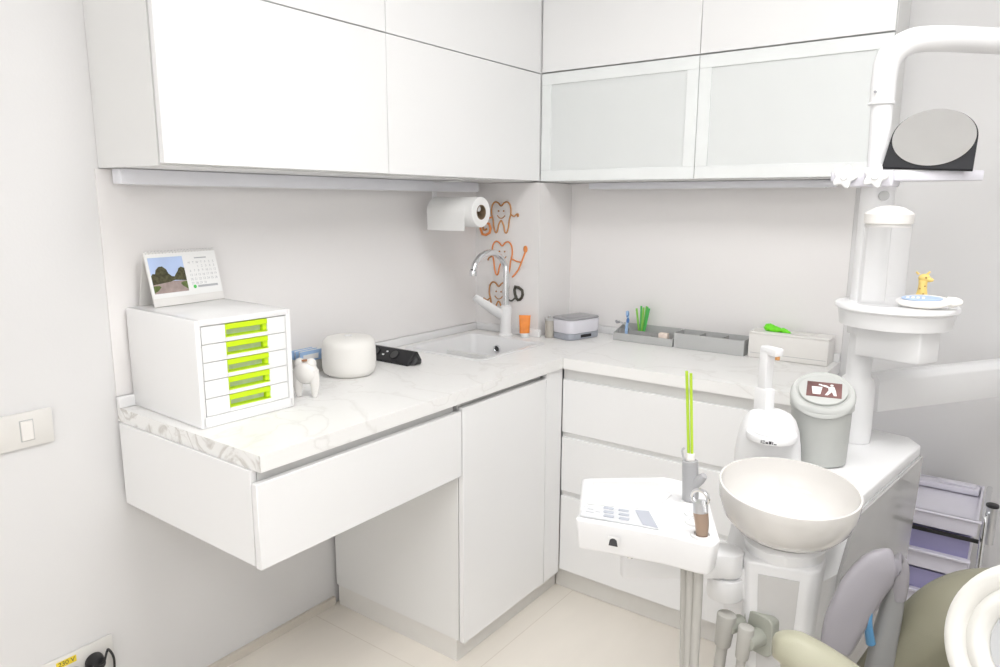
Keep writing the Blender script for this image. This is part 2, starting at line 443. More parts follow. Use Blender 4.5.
wall_unit_back(XR[1], XR[2], UZ0, UZ1, 'frosted glass front wall cabinet partly behind the white dental pole', True)
wall_unit_back(XR[0], XR[1], UZ1 + 0.001, 2.45, 'solid white top-row wall cabinet above the left frosted glass one, right of the corner', False)
wall_unit_back(XR[1], XR[2], UZ1 + 0.001, 2.45, 'solid white top-row wall cabinet above the right frosted glass one', False)
# corner filler post
tag(MB().box((0.02, -0.309, UZ0 + 0.001), (0.308, -0.290, 2.45), 0.001, 1).box((0.290, -0.289, UZ0 + 0.001), (0.308, -0.10, 2.45), 0.001, 1).build('corner_filler', M['lac']),
    'narrow white filler post in the corner between the two runs of wall cabinets', 'filler panel')

# under cabinet lights
def under_light(a, b, label, horiz):
    t = thing('under_cabinet_light', label, 'light', ((a[0] + b[0]) / 2, (a[1] + b[1]) / 2, a[2]))
    MB().box(a, b, 0.004, 2).build('housing', M['led'], t)
    if horiz == 'y':
        MB().box((a[0] + 0.006, a[1] + 0.03, a[2] - 0.002), (b[0] - 0.006, b[1] - 0.03, a[2] + 0.004)).build('diffuser', M['plastic'], t)
        MB().box((a[0], b[1], a[2] + 0.004), (b[0], b[1] + 0.006, b[2] - 0.004), 0.002, 1).build('end_cap', M['plastic'], t)
    else:
        MB().box((a[0] + 0.03, a[1] + 0.006, a[2] - 0.002), (b[0] - 0.03, b[1] - 0.006, a[2] + 0.004)).build('diffuser', M['plastic'], t)
        MB().box((b[0], a[1], a[2] + 0.004), (b[0] + 0.006, b[1], b[2] - 0.004), 0.002, 1).build('end_cap', M['plastic'], t)
    return t
under_light((0.03, -1.825, 1.446), (0.075, -0.40, 1.4835), 'long pale grey strip light under the cabinets over calendar and sink', 'y')
under_light((0.45, -0.17, 1.459), (1.36, -0.125, 1.4835), 'pale grey strip light under the frosted glass cabinets', 'x')

# ------------------------------------------------------------------ worktops
SX0, SX1, SY0, SY1 = 0.075, 0.415, -0.825, -0.445
mb = MB(); WX = 0.617; Y0 = -1.85
mb.box((0.001, Y0, CB), (WX, SY0, CT)); mb.box((0.001, SY1, CB), (WX, BY - 0.001, CT))
mb.box((0.001, SY0, CB), (SX0, SY1, CT)); mb.box((SX1, SY0, CB), (WX, SY1, CT))
bmesh.ops.remove_doubles(mb.bm, verts=mb.bm.verts, dist=1e-5)
wt = mb.build('worktop', M['marble'], None, angle=30)
tag(wt, 'marble-look worktop along the long wall, carrying the drawer box and the sink', 'worktop')
MB().box((0.0065, Y0 - 0.006, CT), (0.024, -0.33, CT + 0.03), 0.004, 2).box((0.0065, -0.349, CT), (0.342, -0.331, CT + 0.03), 0.004, 2).build('upstand', M['plastic'], wt)
MB().box((0.001, Y0 - 0.0012, CB), (WX, Y0 - 0.0001, CT - 0.0004)).build('edge_band', M['marble_e'], wt)
mb = MB(); mb.box((WX + 0.0015, -0.615, CB), (1.41, BY - 0.001, CT))
w2 = mb.build('worktop', M['marble2'])
tag(w2, 'marble-look worktop under the frosted glass cabinets, carrying grey trays and tissue box', 'worktop')
MB().box((0.345, BY - 0.024, CT), (1.41, BY - 0.0065, CT + 0.03), 0.004, 2).build('upstand', M['plastic'], w2)

# sink
t = thing('sink', 'white inset sink bowl below the chrome tap', 'sink', ((SX0 + SX1) / 2, (SY0 + SY1) / 2, CT))
bm = bmesh.new()
def rrect(x0, x1, y0, y1, r, z, n=6):
    out = []
    for cx, cy, a0 in ((x1 - r, y1 - r, 0), (x0 + r, y1 - r, PI / 2), (x0 + r, y0 + r, PI), (x1 - r, y0 + r, 1.5 * PI)):
        for k in range(n + 1): a = a0 + PI / 2 * k / n; out.append((cx + r * math.cos(a), cy + r * math.sin(a), z))
    return out
loops = [rrect(SX0 - 0.018, SX1 + 0.018, SY0 - 0.018, SY1 + 0.018, 0.03, CT + 0.0005),
         rrect(SX0 - 0.016, SX1 + 0.016, SY0 - 0.016, SY1 + 0.016, 0.03, CT + 0.0035),
         rrect(SX0 + 0.004, SX1 - 0.004, SY0 + 0.004, SY1 - 0.004, 0.03, CT + 0.003),
         rrect(SX0 + 0.008, SX1 - 0.008, SY0 + 0.008, SY1 - 0.008, 0.03, CT - 0.004),
         rrect(SX0 + 0.014, SX1 - 0.014, SY0 + 0.014, SY1 - 0.014, 0.035, CT - 0.12),
         rrect(SX0 + 0.04, SX1 - 0.04, SY0 + 0.04, SY1 - 0.04, 0.035, CT - 0.15),
         rrect(SX0 + 0.15, SX1 - 0.15, SY0 + 0.15, SY1 - 0.15, 0.015, CT - 0.155)]
vs = [[bm.verts.new(p) for p in l] for l in loops]
for A, B in zip(vs, vs[1:]):
    for k in range(len(A)): bm.faces.new((A[k], A[(k + 1) % len(A)], B[(k + 1) % len(A)], B[k]))
bm.faces.new(vs[-1]); bmesh.ops.recalc_face_normals(bm, faces=bm.faces)
mb = MB(); mb.bm.free(); mb.bm = bm
basin = mb.build('basin', M['plastic'], t)
basin_y = SY1 - 0.0125
MB().tube([(0.213 + 0.014 * math.cos(a), basin_y - 0.001, 0.826 + 0.014 * math.sin(a)) for a in [2 * PI * k / 20 for k in range(20)]], 0.0035, 8, closed=True).build('overflow_ring', M['chrome'], t)
MB().cyl((0.213, basin_y, 0.826), (0.213, basin_y - 0.002, 0.826), 0.012).build('overflow_hole', M['darkgap'], t)
MB().cyl((0.245, -0.635, CT - 0.156), (0.245, -0.635, CT - 0.151), 0.035).build('drain', M['chrome'], t)

# tap
t = thing('kitchen_tap', 'tall arched chrome tap with white base and lever beside the sink', 'tap', (0.213, -0.398, CT))
MB().lathe([(0, 0), (0.030, 0), (0.030, 0.006), (0.024, 0.012), (0.024, 0.11), (0.022, 0.122), (0.013, 0.128), (0, 0.128)], (0.213, -0.398, CT + 0.0005), 28).build('tap_body', M['plastic'], t)
pts = [(0.213, -0.398, CT + 0.12), (0.213, -0.398, CT + 0.265)]
for k in range(1, 10):
    a = PI * k / 9 * 0.93
    pts.append((0.207 + 0.0 * k, -0.398 - 0.098 * (1 - math.cos(a)) * 1.05, CT + 0.265 + 0.078 * math.sin(a)))
MB().tube(pts, 0.0125, 16, smooth=3).cyl(pts[-1], (0.207, pts[-1][1] - 0.002, pts[-1][2] - 0.022), 0.015, 0.014, 16, 0.002).build('spout', M['chrome'], t)
MB().tube([(0.205, -0.41, CT + 0.085), (0.17, -0.46, CT + 0.125), (0.135, -0.505, CT + 0.165)], [(0.022, 0.014), (0.020, 0.011), (0.014, 0.006)], 14, smooth=4).build('lever', M['plastic'], t)

# ------------------------------------------------------------------ base cabinets
t = thing('drawer_unit', 'wall-hung white drawer box under the free end of the marble worktop', 'drawer unit', (0.3, -1.5, 0.607))
MB().box((0.014, -1.857, 0.607), (0.586, -1.841, CB - 0.001), 0.001, 1).box((0.014, -1.841, 0.607), (0.586, -1.162, 0.622)).box((0.014, -1.177, 0.622), (0.573, -1.162, CB - 0.001)).box((0.014, -1.841, 0.622), (0.024, -1.177, CB - 0.001)).build('body', M['lac'], t)
MB().box((0.589, -1.857, 0.604), (0.607, -1.162, 0.804), 0.0015, 1).build('drawer_front', M['lac'], t)
MB().box((0.574, -1.84, 0.795), (0.588, -1.178, CB - 0.001)).build('grip_channel', M['grip'], t)

t = thing('base_cabinet', 'white floor cabinet under the sink, single tall door facing the room', 'cabinet', (0.3, -0.86, FZ))
MB().box((0.016, -1.156, 0.05), (0.586, -1.14, CB - 0.001), 0.001, 1).box((0.016, -1.14, 0.05), (0.586, -0.60, 0.066)).box((0.016, -0.616, 0.066), (0.586, -0.60, CB - 0.001)).build('body', M['carc'], t)
MB().box((0.589, -1.156, 0.048), (0.607, -0.703, 0.811), 0.0015, 1).build('door', M['lac'], t)
MB().box((0.589, -0.70, 0.048), (0.607, -0.598, CB - 0.001), 0.001, 1).build('filler_strip', M['lac'], t)
MB().box((0.57, -1.139, 0.80), (0.582, -0.703, CB - 0.001)).build('grip_channel', M['grip'], t)
MB().prism([(0.02, -1.15), (0.572, -1.15), (0.572, -0.563), (0.556, -0.563), (0.556, -1.134), (0.02, -1.134)], FZ + 0.0005, 0.049).build('plinth', M['plinth'], t)

t = thing('drawer_cabinet', 'white floor cabinet with three wide drawers under the frosted glass wall cabinets', 'cabinet', (1.0, -0.34, FZ))
MB().box((0.612, -0.576, 0.055), (0.628, BY - 0.01, CB - 0.001)).box((1.39, -0.596, 0.055), (1.406, BY - 0.01, CB - 0.001)).box((0.628, -0.576, 0.055), (1.39, BY - 0.01, 0.071)).build('body', M['carc'], t)
for a, b in ((0.06, 0.352), (0.371, 0.575), (0.594, 0.79)):
    MB().box((0.6085, -0.597, a), (1.388, -0.579, b), 0.0015, 1).build('drawer_front', M['lac'], t)
for a, b in ((0.345, 0.378), (0.568, 0.601), (0.783, CB - 0.001)):
    MB().box((0.6075, -0.588, a), (1.389, -0.576, b)).build('grip_channel', M['grip_l'], t)
MB().box((0.574, -0.562, FZ + 0.0005), (1.40, -0.546, 0.058), 0.001, 1).build('plinth', M['plinth'], t)

# ------------------------------------------------------------------ desktop drawer box
Z = CT
t = thing('filing_drawer_box', 'white desktop filing box with five lime-handled drawers at the end of the worktop', 'drawer box', (0.357, -1.826, Z + 0.0005), math.radians(-2))
W, D, Hh = 0.262, 0.343, 0.262
mb = MB()
mb.box((-D, 0, 0), (0, 0.015, Hh), 0.004, 2); mb.box((-D, W - 0.015, 0), (0, W, Hh), 0.004, 2)
mb.box((-D, 0.004, Hh - 0.016), (0, W - 0.004, Hh), 0.004, 2); mb.box((-D, 0.004, 0), (0, W - 0.004, 0.026), 0.003, 2)
mb.box((-D, 0.004, 0.01), (-D + 0.012, W - 0.004, Hh - 0.01))
body = mb.build('case', M['lac'], t, local=True)
for k in range(5):
    z0 = 0.0275 + k * 0.0437; z1 = z0 + 0.0422
    y0, y1 = 0.0165, W - 0.0165; ha, hb = 0.078, 0.193
    mb = MB()
    mb.box((-0.010, y0, z0), (-0.002, ha, z1), 0.001, 1); mb.box((-0.010, hb, z0), (-0.002, y1, z1), 0.001, 1)
    mb.box((-0.010, ha, z0), (-0.002, hb, z0 + 0.010), 0.0, 1)
    mb.box((-D + 0.03, y0 + 0.002, z0 + 0.001), (-0.010, y0 + 0.006, z1 - 0.006)); mb.box((-D + 0.03, y1 - 0.006, z0 + 0.001), (-0.010, y1 - 0.002, z1 - 0.006)); mb.box((-D + 0.03, y0, z0 + 0.001), (-0.010, y1, z0 + 0.003))
    dr = mb.build('drawer', M['lac'], t, local=True)
    mb = MB()
    mb.box((-0.018, ha, z1 - 0.0135), (-0.001, hb, z1 - 0.0005), 0.001, 1)
    mb.box((-0.018, ha, z0 + 0.010), (-0.001, hb, z0 + 0.0118)); mb.box((-0.018, ha, z0 + 0.0135), (-0.001, ha + 0.0015, z1 - 0.0135))
    mb.box((-0.018, hb - 0.011, z0 + 0.0135), (-0.006, hb, z1 - 0.010)); mb.box((-0.021, ha, z0 + 0.010), (-0.018, hb, z1 - 0.001))
    h = mb.build('handle', M['green'], dr, local=True); tag(h, 'lime green recessed handle')
    MB().box((-0.018, ha + 0.004, z0 + 0.014), (-0.016, hb - 0.012, z1 - 0.0105)).build('label_insert', M['clear_insert'], dr, local=True)

# desk calendar on top
cz = Z + Hh + 0.001
bl = Vector((0.088, -1.774, cz)); br = Vector((0.062, -1.556, cz))      # front bottom edge
ux = (br - bl).normalized(); nrm = Vector((ux.y, -ux.x, 0))              # nrm points to the viewer side
if nrm.x < 0: nrm = -nrm
WC = (br - bl).length; HC = 0.148; dep = 0.064
top = bl - nrm * dep * 0.5 + Vector((0, 0, HC * 0.94)); upv = (top - bl).normalized(); HC = (top - bl).length
t = thing('desk_calendar', 'white spiral desk calendar with a park photo standing on the drawer box', 'calendar', (bl + br) / 2 - nrm * dep * 0.5)
F = frame(bl, ux, upv); BF = frame(bl - nrm * dep, ux, (top - (bl - nrm * dep)).normalized())
MB().box((0, 0, -0.0012), (WC, HC, 0.0), mtx=F).box((0, 0, -0.0006), (WC, HC, 0.0006), mtx=BF).box((0, 0, -0.001), (WC, 0.001, 0.0), mtx=F).build('stand', M['paperback'], t)
mb = MB().box((0.002, 0.022, 0.0003), (WC - 0.002, HC - 0.004, 0.0013), mtx=F); pg = mb.build('page', M['paper'], t)
px0, px1, py0, py1 = 0.008, WC * 0.50, 0.034, HC - 0.014
pw, ph = px1 - px0, py1 - py0
def flat_poly(mb, pts, z, th=0.0002, mtx=F): mb.prism([(px0 + a * pw, py0 + b * ph) for a, b in pts], z, z + th, mtx=mtx); return mb
flat_poly(MB(), [(0, 0), (1, 0), (1, 1), (0, 1)], 0.0014).build('photo_sky', M['sky'], pg)
flat_poly(MB(), [(0, 0), (1, 0), (1, 0.3), (0.62, 0.32), (0, 0.28)], 0.0017).build('photo_path', M['ppath'], pg)
tr = [(0, 0.25), (0, 0.5), (0.05, 0.56), (0.12, 0.55), (0.16, 0.66), (0.25, 0.74), (0.36, 0.75), (0.46, 0.66), (0.5, 0.54), (0.58, 0.46), (0.66, 0.44), (0.72, 0.52), (0.78, 0.58), (0.82, 0.66), (0.9, 0.7), (1, 0.66), (1, 0.3), (0.66, 0.34), (0.5, 0.3), (0.3, 0.28)]
flat_poly(MB(), tr, 0.0019).build('photo_trees', M['ptree'], pg)
flat_poly(MB(), [(0, 0.03), (0.12, 0.08), (0.22, 0.18), (0.16, 0.22), (0, 0.22)], 0.0021).build('photo_lawn', M['plawn'], pg)
flat_poly(MB(), [(1, 0.05), (0.86, 0.15), (0.8, 0.24), (0.9, 0.28), (1, 0.28)], 0.0021).build('photo_lawn', M['plawn'], pg)
mb = MB()
gx0, gx1 = WC * 0.58, WC - 0.014
days = 1
for r in range(5):
    for c in range(7):
        if (r == 0 and c < 2) or days > 30: continue
        mb.text(str(days), 0.009, F @ Matrix.Translation((gx0 + (gx1 - gx0) * c / 6, HC - 0.045 - r * 0.0115, 0.0015))); days += 1
for c, ch in enumerate('MTWTFSS'): mb.text(ch, 0.009, F @ Matrix.Translation((gx0 + (gx1 - gx0) * c / 6, HC - 0.034, 0.0015)))
mb.box((gx0 + 0.02, HC - 0.023, 0.0013), (gx1 - 0.02, HC - 0.020, 0.0016), mtx=F)
mb.build('dates', M['inkg'], pg)
MB().cyl(F @ Vector((gx0 + 0.004, 0.043, 0.0012)), F @ Vector((gx0 + 0.004, 0.043, 0.0018)), 0.005).build('printed_emblem', M['green2'], pg)
MB().box((gx0 + 0.014, 0.040, 0.0013), (gx1, 0.046, 0.0016), mtx=F).build('caption_line', M['inkg'], pg)
mb = MB()
for k in range(22):
    x = 0.006 + (WC - 0.012) * k / 21
    c = F @ Vector((x, HC, 0.0))
    mb.tube([c + Vector((0, 0, 0.0035 * math.sin(a))) + nrm * 0.005 * math.cos(a) for a in [2 * PI * j / 8 for j in range(8)]], 0.0007, 5, closed=True)
mb.build('spiral_binding', M['plastic'], t)

# tooth figurine
t = thing('tooth_figurine', 'white ceramic molar tooth figurine beside the lime-handled drawer box', 'figurine', (0.318, -1.486, CT + 0.001))
rz = math.radians(32)
mb = MB(); T4 = Matrix.Translation((0.318, -1.486, CT)) @ Matrix.Rotation(rz, 4, 'Z') @ Matrix.Diagonal((1.1, 1.0, 1.08, 1))
mb.ball((0, 0, 0), 0.5, (0.062, 0.048, 0.062), 24, None)
bmesh.ops.transform(mb.bm, matrix=Matrix.Translation((0, 0, 0.066)), verts=mb.bm.verts)
mb.tube([(-0.016, 0, 0.070), (-0.022, 0, 0.04), (-0.021, 0, 0.012), (-0.019, 0, 0.001)], [0.017, 0.0125, 0.009, 0.006], 14, smooth=4)
mb.tube([(0.016, 0, 0.070), (0.022, 0, 0.04), (0.021, 0, 0.012), (0.019, 0, 0.001)], [0.017, 0.0125, 0.009, 0.006], 14, smooth=4)
mb.ball((-0.014, 0, 0.089), 0.014); mb.ball((0.014, 0, 0.089), 0.014)
bmesh.ops.transform(mb.bm, matrix=T4, verts=mb.bm.verts)
mb.build('tooth_body', M['skin_tooth'], t, angle=80)
MB().cyl(T4 @ Vector((0, -0.004, 0.0965)), T4 @ Vector((0, -0.004, 0.0995)), 0.010, 0.008, 16).build('top_slot', M['brown'], t)

# card box with leaflets
t = thing('card_box', 'small grey card box holding blue and white leaflets between drawer box and diffuser', 'box', (0.075, -1.27, CT + 0.0005), math.radians(0))
x0, y0, x1, y1 = 0.045, -1.345, 0.105, -1.225; h = 0.048
MB().box((x0, y0, CT + 0.0005), (x1, y1, CT + 0.003)).box((x0, y0, CT + 0.003), (x0 + 0.002, y1, CT + h)).box((x1 - 0.002, y0, CT + 0.003), (x1, y1, CT + h - 0.008)).box((x0, y0, CT + 0.003), (x1, y0 + 0.002, CT + h)).box((x0, y1 - 0.002, CT + 0.003), (x1, y1, CT + h)).build('card_tray', M['kraft'], t)
g = 'leaflets in the small grey card box'
for k in range(5):
    m4 = Matrix.Translation((0.056 + k * 0.009, -1.288 + (k % 2) * 0.006, CT + 0.038)) @ Matrix.Rotation(math.radians(-12 + 4 * k), 4, 'Y')
    o = MB().box((-0.0008, -0.042, -0.033), (0.0008, 0.042, 0.033), mtx=m4).build('leaflet', M['paper'] if k % 2 else M['paleblue'])
    tag(o, ('white' if k % 2 else 'pale blue') + ' leaflet standing in the small grey card box', 'leaflet', g)
    if k % 2 == 0: MB().box((0.0009, -0.03, 0.005), (0.0012, 0.03, 0.022), mtx=m4).build('printed_band', M['paper'], o)

# diffuser
t = thing('aroma_diffuser', 'round white aroma diffuser standing on the worktop beside the black socket strip', 'diffuser', (0.205, -1.228, CT + 0.0005))
MB().lathe([(0, 0.004), (0.070, 0.004), (0.078, 0.010), (0.083, 0.022), (0.084, 0.04), (0.083, 0.09), (0.080, 0.108), (0.071, 0.118), (0.055, 0.122), (0.03, 0.1225), (0, 0.1225)], (0.205, -1.228, CT), 56).build('shell', M['fabricw'], t)
MB().lathe([(0, 0.0005), (0.066, 0.0005), (0.070, 0.004), (0, 0.006)], (0.205, -1.228, CT), 48).build('foot_ring', M['plastic_w'], t)
MB().lathe([(0.012, 0.1225), (0.013, 0.1245), (0.008, 0.1245), (0.007, 0.1225)], (0.205, -1.228, CT), 24).build('mist_outlet', M['plastic'], t)

# socket strip
t = thing('socket_strip', 'black triangular bench socket strip lying between the diffuser and the sink', 'socket strip', (0.2, -1.0, CT + 0.0005))
prof = [(-0.040, 0.0005), (0.030, 0.0005), (0.030, 0.012), (0.012, 0.042), (-0.004, 0.044), (-0.040, 0.010)]
sy = -1.005
FS = Matrix(((0, 0, 1, 0.045), (1, 0, 0, sy), (0, 1, 0, CT), (0, 0, 0, 1)))
body = MB().prism(prof, 0, 0.235, 0.002, 2, FS).prism([(-0.034, 0.001), (0.025, 0.001), (0.008, 0.036), (-0.006, 0.036)], 0.235, 0.252, 0.004, 2, FS, top=[(-0.02, 0.004), (0.012, 0.004), (0.004, 0.018), (-0.006, 0.018)]).build('housing', M['dark'], t)
fn = Vector((0, -0.034, 0.036)).normalized()
for xx in (0.205, 0.115):
    c = Vector((xx, sy - 0.0225, CT + 0.0275))
    MB().cyl(c, c + fn * 0.003, 0.019, n=28).build('socket', M['mframe'], t)
    MB().cyl(c + fn * 0.003, c + fn * 0.0035, 0.0155, n=24).build('socket_well', M['darkgap'], t)
mb = MB()
for dx in (-0.006, 0.006): mb.box((-0.004, -0.0025, 0), (0.004, 0.0025, 0.0015), mtx=frame((0.162 + dx * 1.0, sy - 0.0225 + (0.004 if dx > 0 else -0.005), CT + 0.0295 + (0.004 if dx > 0 else -0.006)), (1, 0, 0), (0, 0.72, 0.69)))
mb.build('usb_port', M['plastic'], t)

# ------------------------------------------------------------------ paper towels
t = thing('towel_holder', 'white towel holder arm screwed under the wall cabinet above the sink', 'holder', (0.15, -0.66, UZ0))
RYL = -0.66
MB().box((0.062, RYL - 0.02, UZ0 - 0.006), (0.19, RYL + 0.02, UZ0 - 0.0005), 0.002, 1).box((0.064, RYL - 0.012, 1.36), (0.070, RYL + 0.012, UZ0 - 0.001), 0.002, 1).cyl((0.066, RYL, 1.3825), (0.280, RYL, 1.3825), 0.010, n=16).build('bracket', M['plastic'], t)
t = thing('paper_towel_roll', 'white paper towel roll with brown core hanging under the wall cabinet', 'paper towel', (0.17, RYL, 1.372))
RY = Matrix.Rotation(PI / 2, 4, 'Y')
MB().lathe([(0.0265, 0.0), (0.052, 0.0), (0.054, 0.002), (0.054, 0.213), (0.052, 0.215), (0.0265, 0.215), (0.0265, 0.0)], (0.075, RYL, 1.370), 48, RY).build('roll', M['paper'], t)
pts = [(RYL - 0.054 * math.cos(a), 1.370 + 0.054 * math.sin(a)) for a in (0.5, 0.3, 0.1, -0.1, -0.25)] + [(RYL - 0.052, 1.338), (RYL - 0.0515, 1.328), (RYL - 0.052, 1.303)]
mb = MB()
mb.prism(pts + [(y - 0.0012, z) for y, z in reversed(pts)], 0.077, 0.255, mtx=Matrix(((0, 0, 1, 0), (1, 0, 0, 0), (0, 1, 0, 0), (0, 0, 0, 1)))).build('loose_sheet', M['paper'], t)
MB().lathe([(0.024, -0.001), (0.0265, -0.001), (0.0265, 0.216), (0.024, 0.216), (0.024, -0.001)], (0.075, RYL, 1.370), 32, RY).build('core', M['core'], t)

# ------------------------------------------------------------------ tooth wall decals on the column
CY = -0.3335
def tooth_decal(cx, cz, w, h, col, name_label, extras):
    t = thing('tooth_wall_decal', name_label, 'wall decal', (cx, CY + 0.0035, cz), 0, 'smiling tooth decals behind the tap')
    o = [(0, .36), (.16, .46), (.33, .48), (.47, .36), (.50, .14), (.42, -.08), (.38, -.30), (.30, -.47), (.20, -.46), (.13, -.25), (.0, -.10), (-.13, -.25), (-.20, -.46), (-.30, -.47), (-.38, -.30), (-.42, -.08), (-.50, .14), (-.47, .36), (-.33, .48), (-.16, .46)]
    MB().tube([(cx + a * w, CY, cz + b * h) for a, b in o], 0.0032, 8, smooth=4, closed=True).build('outline', M[col], t)
    mb = MB().tube([(cx + a * w, CY, cz + b * h) for a, b in ((-.2, .06), (-.1, -.01), (0, -.03), (.1, -.01), (.2, .06))], 0.002, 6, smooth=3)
    mb.ball((cx - .13 * w, CY, cz + .2 * h), 0.0035); mb.ball((cx + .13 * w, CY, cz + .2 * h), 0.0035)
    mb.build('smiling_face', M['gold_dk' if col == 'gold' else 'copper'], t)
    for kind, pts, r, c in extras:
        P = [(cx + a * w, CY, cz + b * h) for a, b in pts]
        if kind == 'line': MB().tube(P, r, 8, smooth=3).build('arm', M[c], t)
        elif kind == 'loop': MB().tube(P, r, 8, smooth=2, closed=True).build('held_item', M[c], t)
        elif kind == 'blob': MB().ball(P[0], r, (1, 0.3, 1.35)).build('held_item', M[c], t)
    return t
tooth_decal(0.139, 1.345, 0.098, 0.128, 'copper', 'copper smiling tooth decal beside the paper towel roll, topmost of three',
    [('line', [(.5, .1), (.66, .04), (.8, .12)], .003, 'copper'), ('blob', [(.85, .08)], .006, 'copper'),
     ('line', [(-.5, .0), (-.7, -.06), (-.78, -.2)], .0034, 'copper_o'), ('loop', [(-1.08, -.2), (-.62, -.22), (-.6, -.5), (-.98, -.56)], .0055, 'copper_o'), ('line', [(-.95, -.3), (-.9, -.42), (-.75, -.38)], .004, 'copper')])
tooth_decal(0.145, 1.178, 0.102, 0.142, 'copper_o', 'orange smiling tooth decal waving a toothbrush, middle one of three behind the tap',
    [('line', [(.5, .0), (.72, -.06), (.95, -.08)], .003, 'copper_o'), ('line', [(.52, -.52), (.8, -.3), (1.0, -.0), (1.12, .2)], .0036, 'copper_o'), ('blob', [(1.14, .3)], .0105, 'copper_o'),
     ('line', [(-.48, .05), (-.66, .0), (-.72, -.08)], .003, 'copper')])
tooth_decal(0.128, 1.012, 0.098, 0.135, 'copper', 'brass-coloured smiling tooth decal with a black mirror frame, lowest of three',
    [('line', [(.5, -.02), (.7, -.04), (.95, .12)], .0036, 'gold_dk'), ('loop', [(.86, .40), (1.22, .30), (1.2, .08), (1.0, .0), (.86, .16)], .0062, 'gold_dk'),
     ('line', [(-.46, -.02), (-.6, -.1), (-.78, -.06)], .003, 'copper'), ('blob', [(-.8, -.08)], .005, 'brown')])

# orange tube
t = thing('toothpaste_tube', 'small orange tube standing on its white cap beside the tap', 'tube', (0.29, -0.375, CT))
MB().cyl((0.29, -0.375, CT + 0.0005), (0.29, -0.375, CT + 0.018), 0.017, 0.016, 24, 0.002).build('cap', M['plastic'], t)
mb = MB(); rings = []
for k in range(7):
    f = k / 6; z = CT + 0.018 + f * 0.072; a = 0.018 + 0.006 * f; b = 0.018 * (1 - f) + 0.002 * f
    rings.append([mb.bm.verts.new((0.29 + a * math.cos(q) * 0.85 + b * math.sin(q) * 0.0, -0.375 + a * math.cos(q) * 0.5 + b * math.sin(q), z)) for q in [2 * PI * j / 24 for j in range(24)]])
for A, B in zip(rings, rings[1:]):
    for j in range(24): mb.bm.faces.new((A[j], A[(j + 1) % 24], B[(j + 1) % 24], B[j]))
mb.bm.faces.new(rings[-1]); mb.bm.faces.new(list(reversed(rings[0])))
mb.build('tube_body', M['orange'], t)

# small cleaner device
rz = math.radians(-14)
t = thing('ultrasonic_cleaner', 'small white and grey ultrasonic cleaner with grey lid in the worktop corner', 'cleaner', (0.448, -0.240, CT), rz)
def rr2(a, b, r, n=6): return [(p[0], p[1]) for p in rrect(-a, a, -b, b, r, 0, n)]
MB().prism(rr2(0.058, 0.088, 0.03), 0.0005, 0.026, 0.004, 2).build('base', M['base_g'], t, local=True)
MB().prism(rr2(0.058, 0.088, 0.03), 0.0262, 0.078, 0.003, 2, top=rr2(0.060, 0.090, 0.03)).build('body', M['lilac_w'], t, local=True)
MB().prism(rr2(0.059, 0.089, 0.03), 0.0785, 0.086, 0.003, 2).prism(rr2(0.035, 0.06, 0.02), 0.086, 0.0875, 0.001, 1).build('lid', M['lid_g'], t, local=True)
MB().box((0.056, -0.03, 0.008), (0.0595, 0.03, 0.02), 0.001, 1).build('control_strip', M['dark'], t, local=True)
t = thing('dispenser_box', 'small taupe lidded canister half hidden behind the white and grey cleaner', 'canister', (0.372, -0.318, CT))
MB().cyl((0.372, -0.318, CT + 0.0005), (0.372, -0.318, CT + 0.07), 0.018, 0.018, 20, 0.002).build('canister_body', M['taupe'], t)
MB().cyl((0.372, -0.318, CT + 0.0702), (0.372, -0.318, CT + 0.08), 0.0195, 0.018, 20, 0.002).cyl((0.372, -0.318, CT + 0.08), (0.372, -0.318, CT + 0.087), 0.006, 0.006, 12).build('lid', M['greytray'], t)

# grey organiser trays
def organiser(x0, x1, y0, y1, h, hf, cells, label, rows=2):
    t = thing('organiser_tray', label, 'tray', ((x0 + x1) / 2, (y0 + y1) / 2, CT))
    mb = MB(); th = 0.0025; z = CT + 0.0005
    mb.box((x0, y0, z), (x1, y1, z + 0.003)); mb.box((x0, y0, z + 0.003), (x1, y0 + th, z + hf), 0.0006, 1); mb.box((x0, y1 - th, z + 0.003), (x1, y1, z + h), 0.0006, 1)
    for xx in (x0, x1 - th):
        mb.prism([(y0 + th, 0.003), (y1 - th, 0.003), (y1 - th, h), (y0 + th, hf)], 0, th, mtx=Matrix(((0, 0, 1, xx), (1, 0, 0, 0), (0, 1, 0, z), (0, 0, 0, 1))))
    mb.build('tray_shell', M['greytray'], t)
    mb = MB()
    for k in range(1, cells): 
        xx = x0 + (x1 - x0) * k / cells
        mb.box((xx - 0.001, y0 + th, z + 0.003), (xx + 0.001, y1 - th, z + hf - 0.004))
    if rows > 1: mb.box((x0 + th, (y0 + y1) / 2 - 0.001, z + 0.003), (x1 - th, (y0 + y1) / 2 + 0.001, z + (h + hf) / 2 - 0.006))
    mb.build('divider', M['greytray_d'], t)
    return t
organiser(0.600, 0.848, -0.205, -0.107, 0.058, 0.03, 5, 'low grey divided tray holding green straws and a blue toothbrush')
organiser(0.853, 1.115, -0.205, -0.107, 0.058, 0.056, 3, 'taller grey divided tray between the straws and the tissue box', 1)
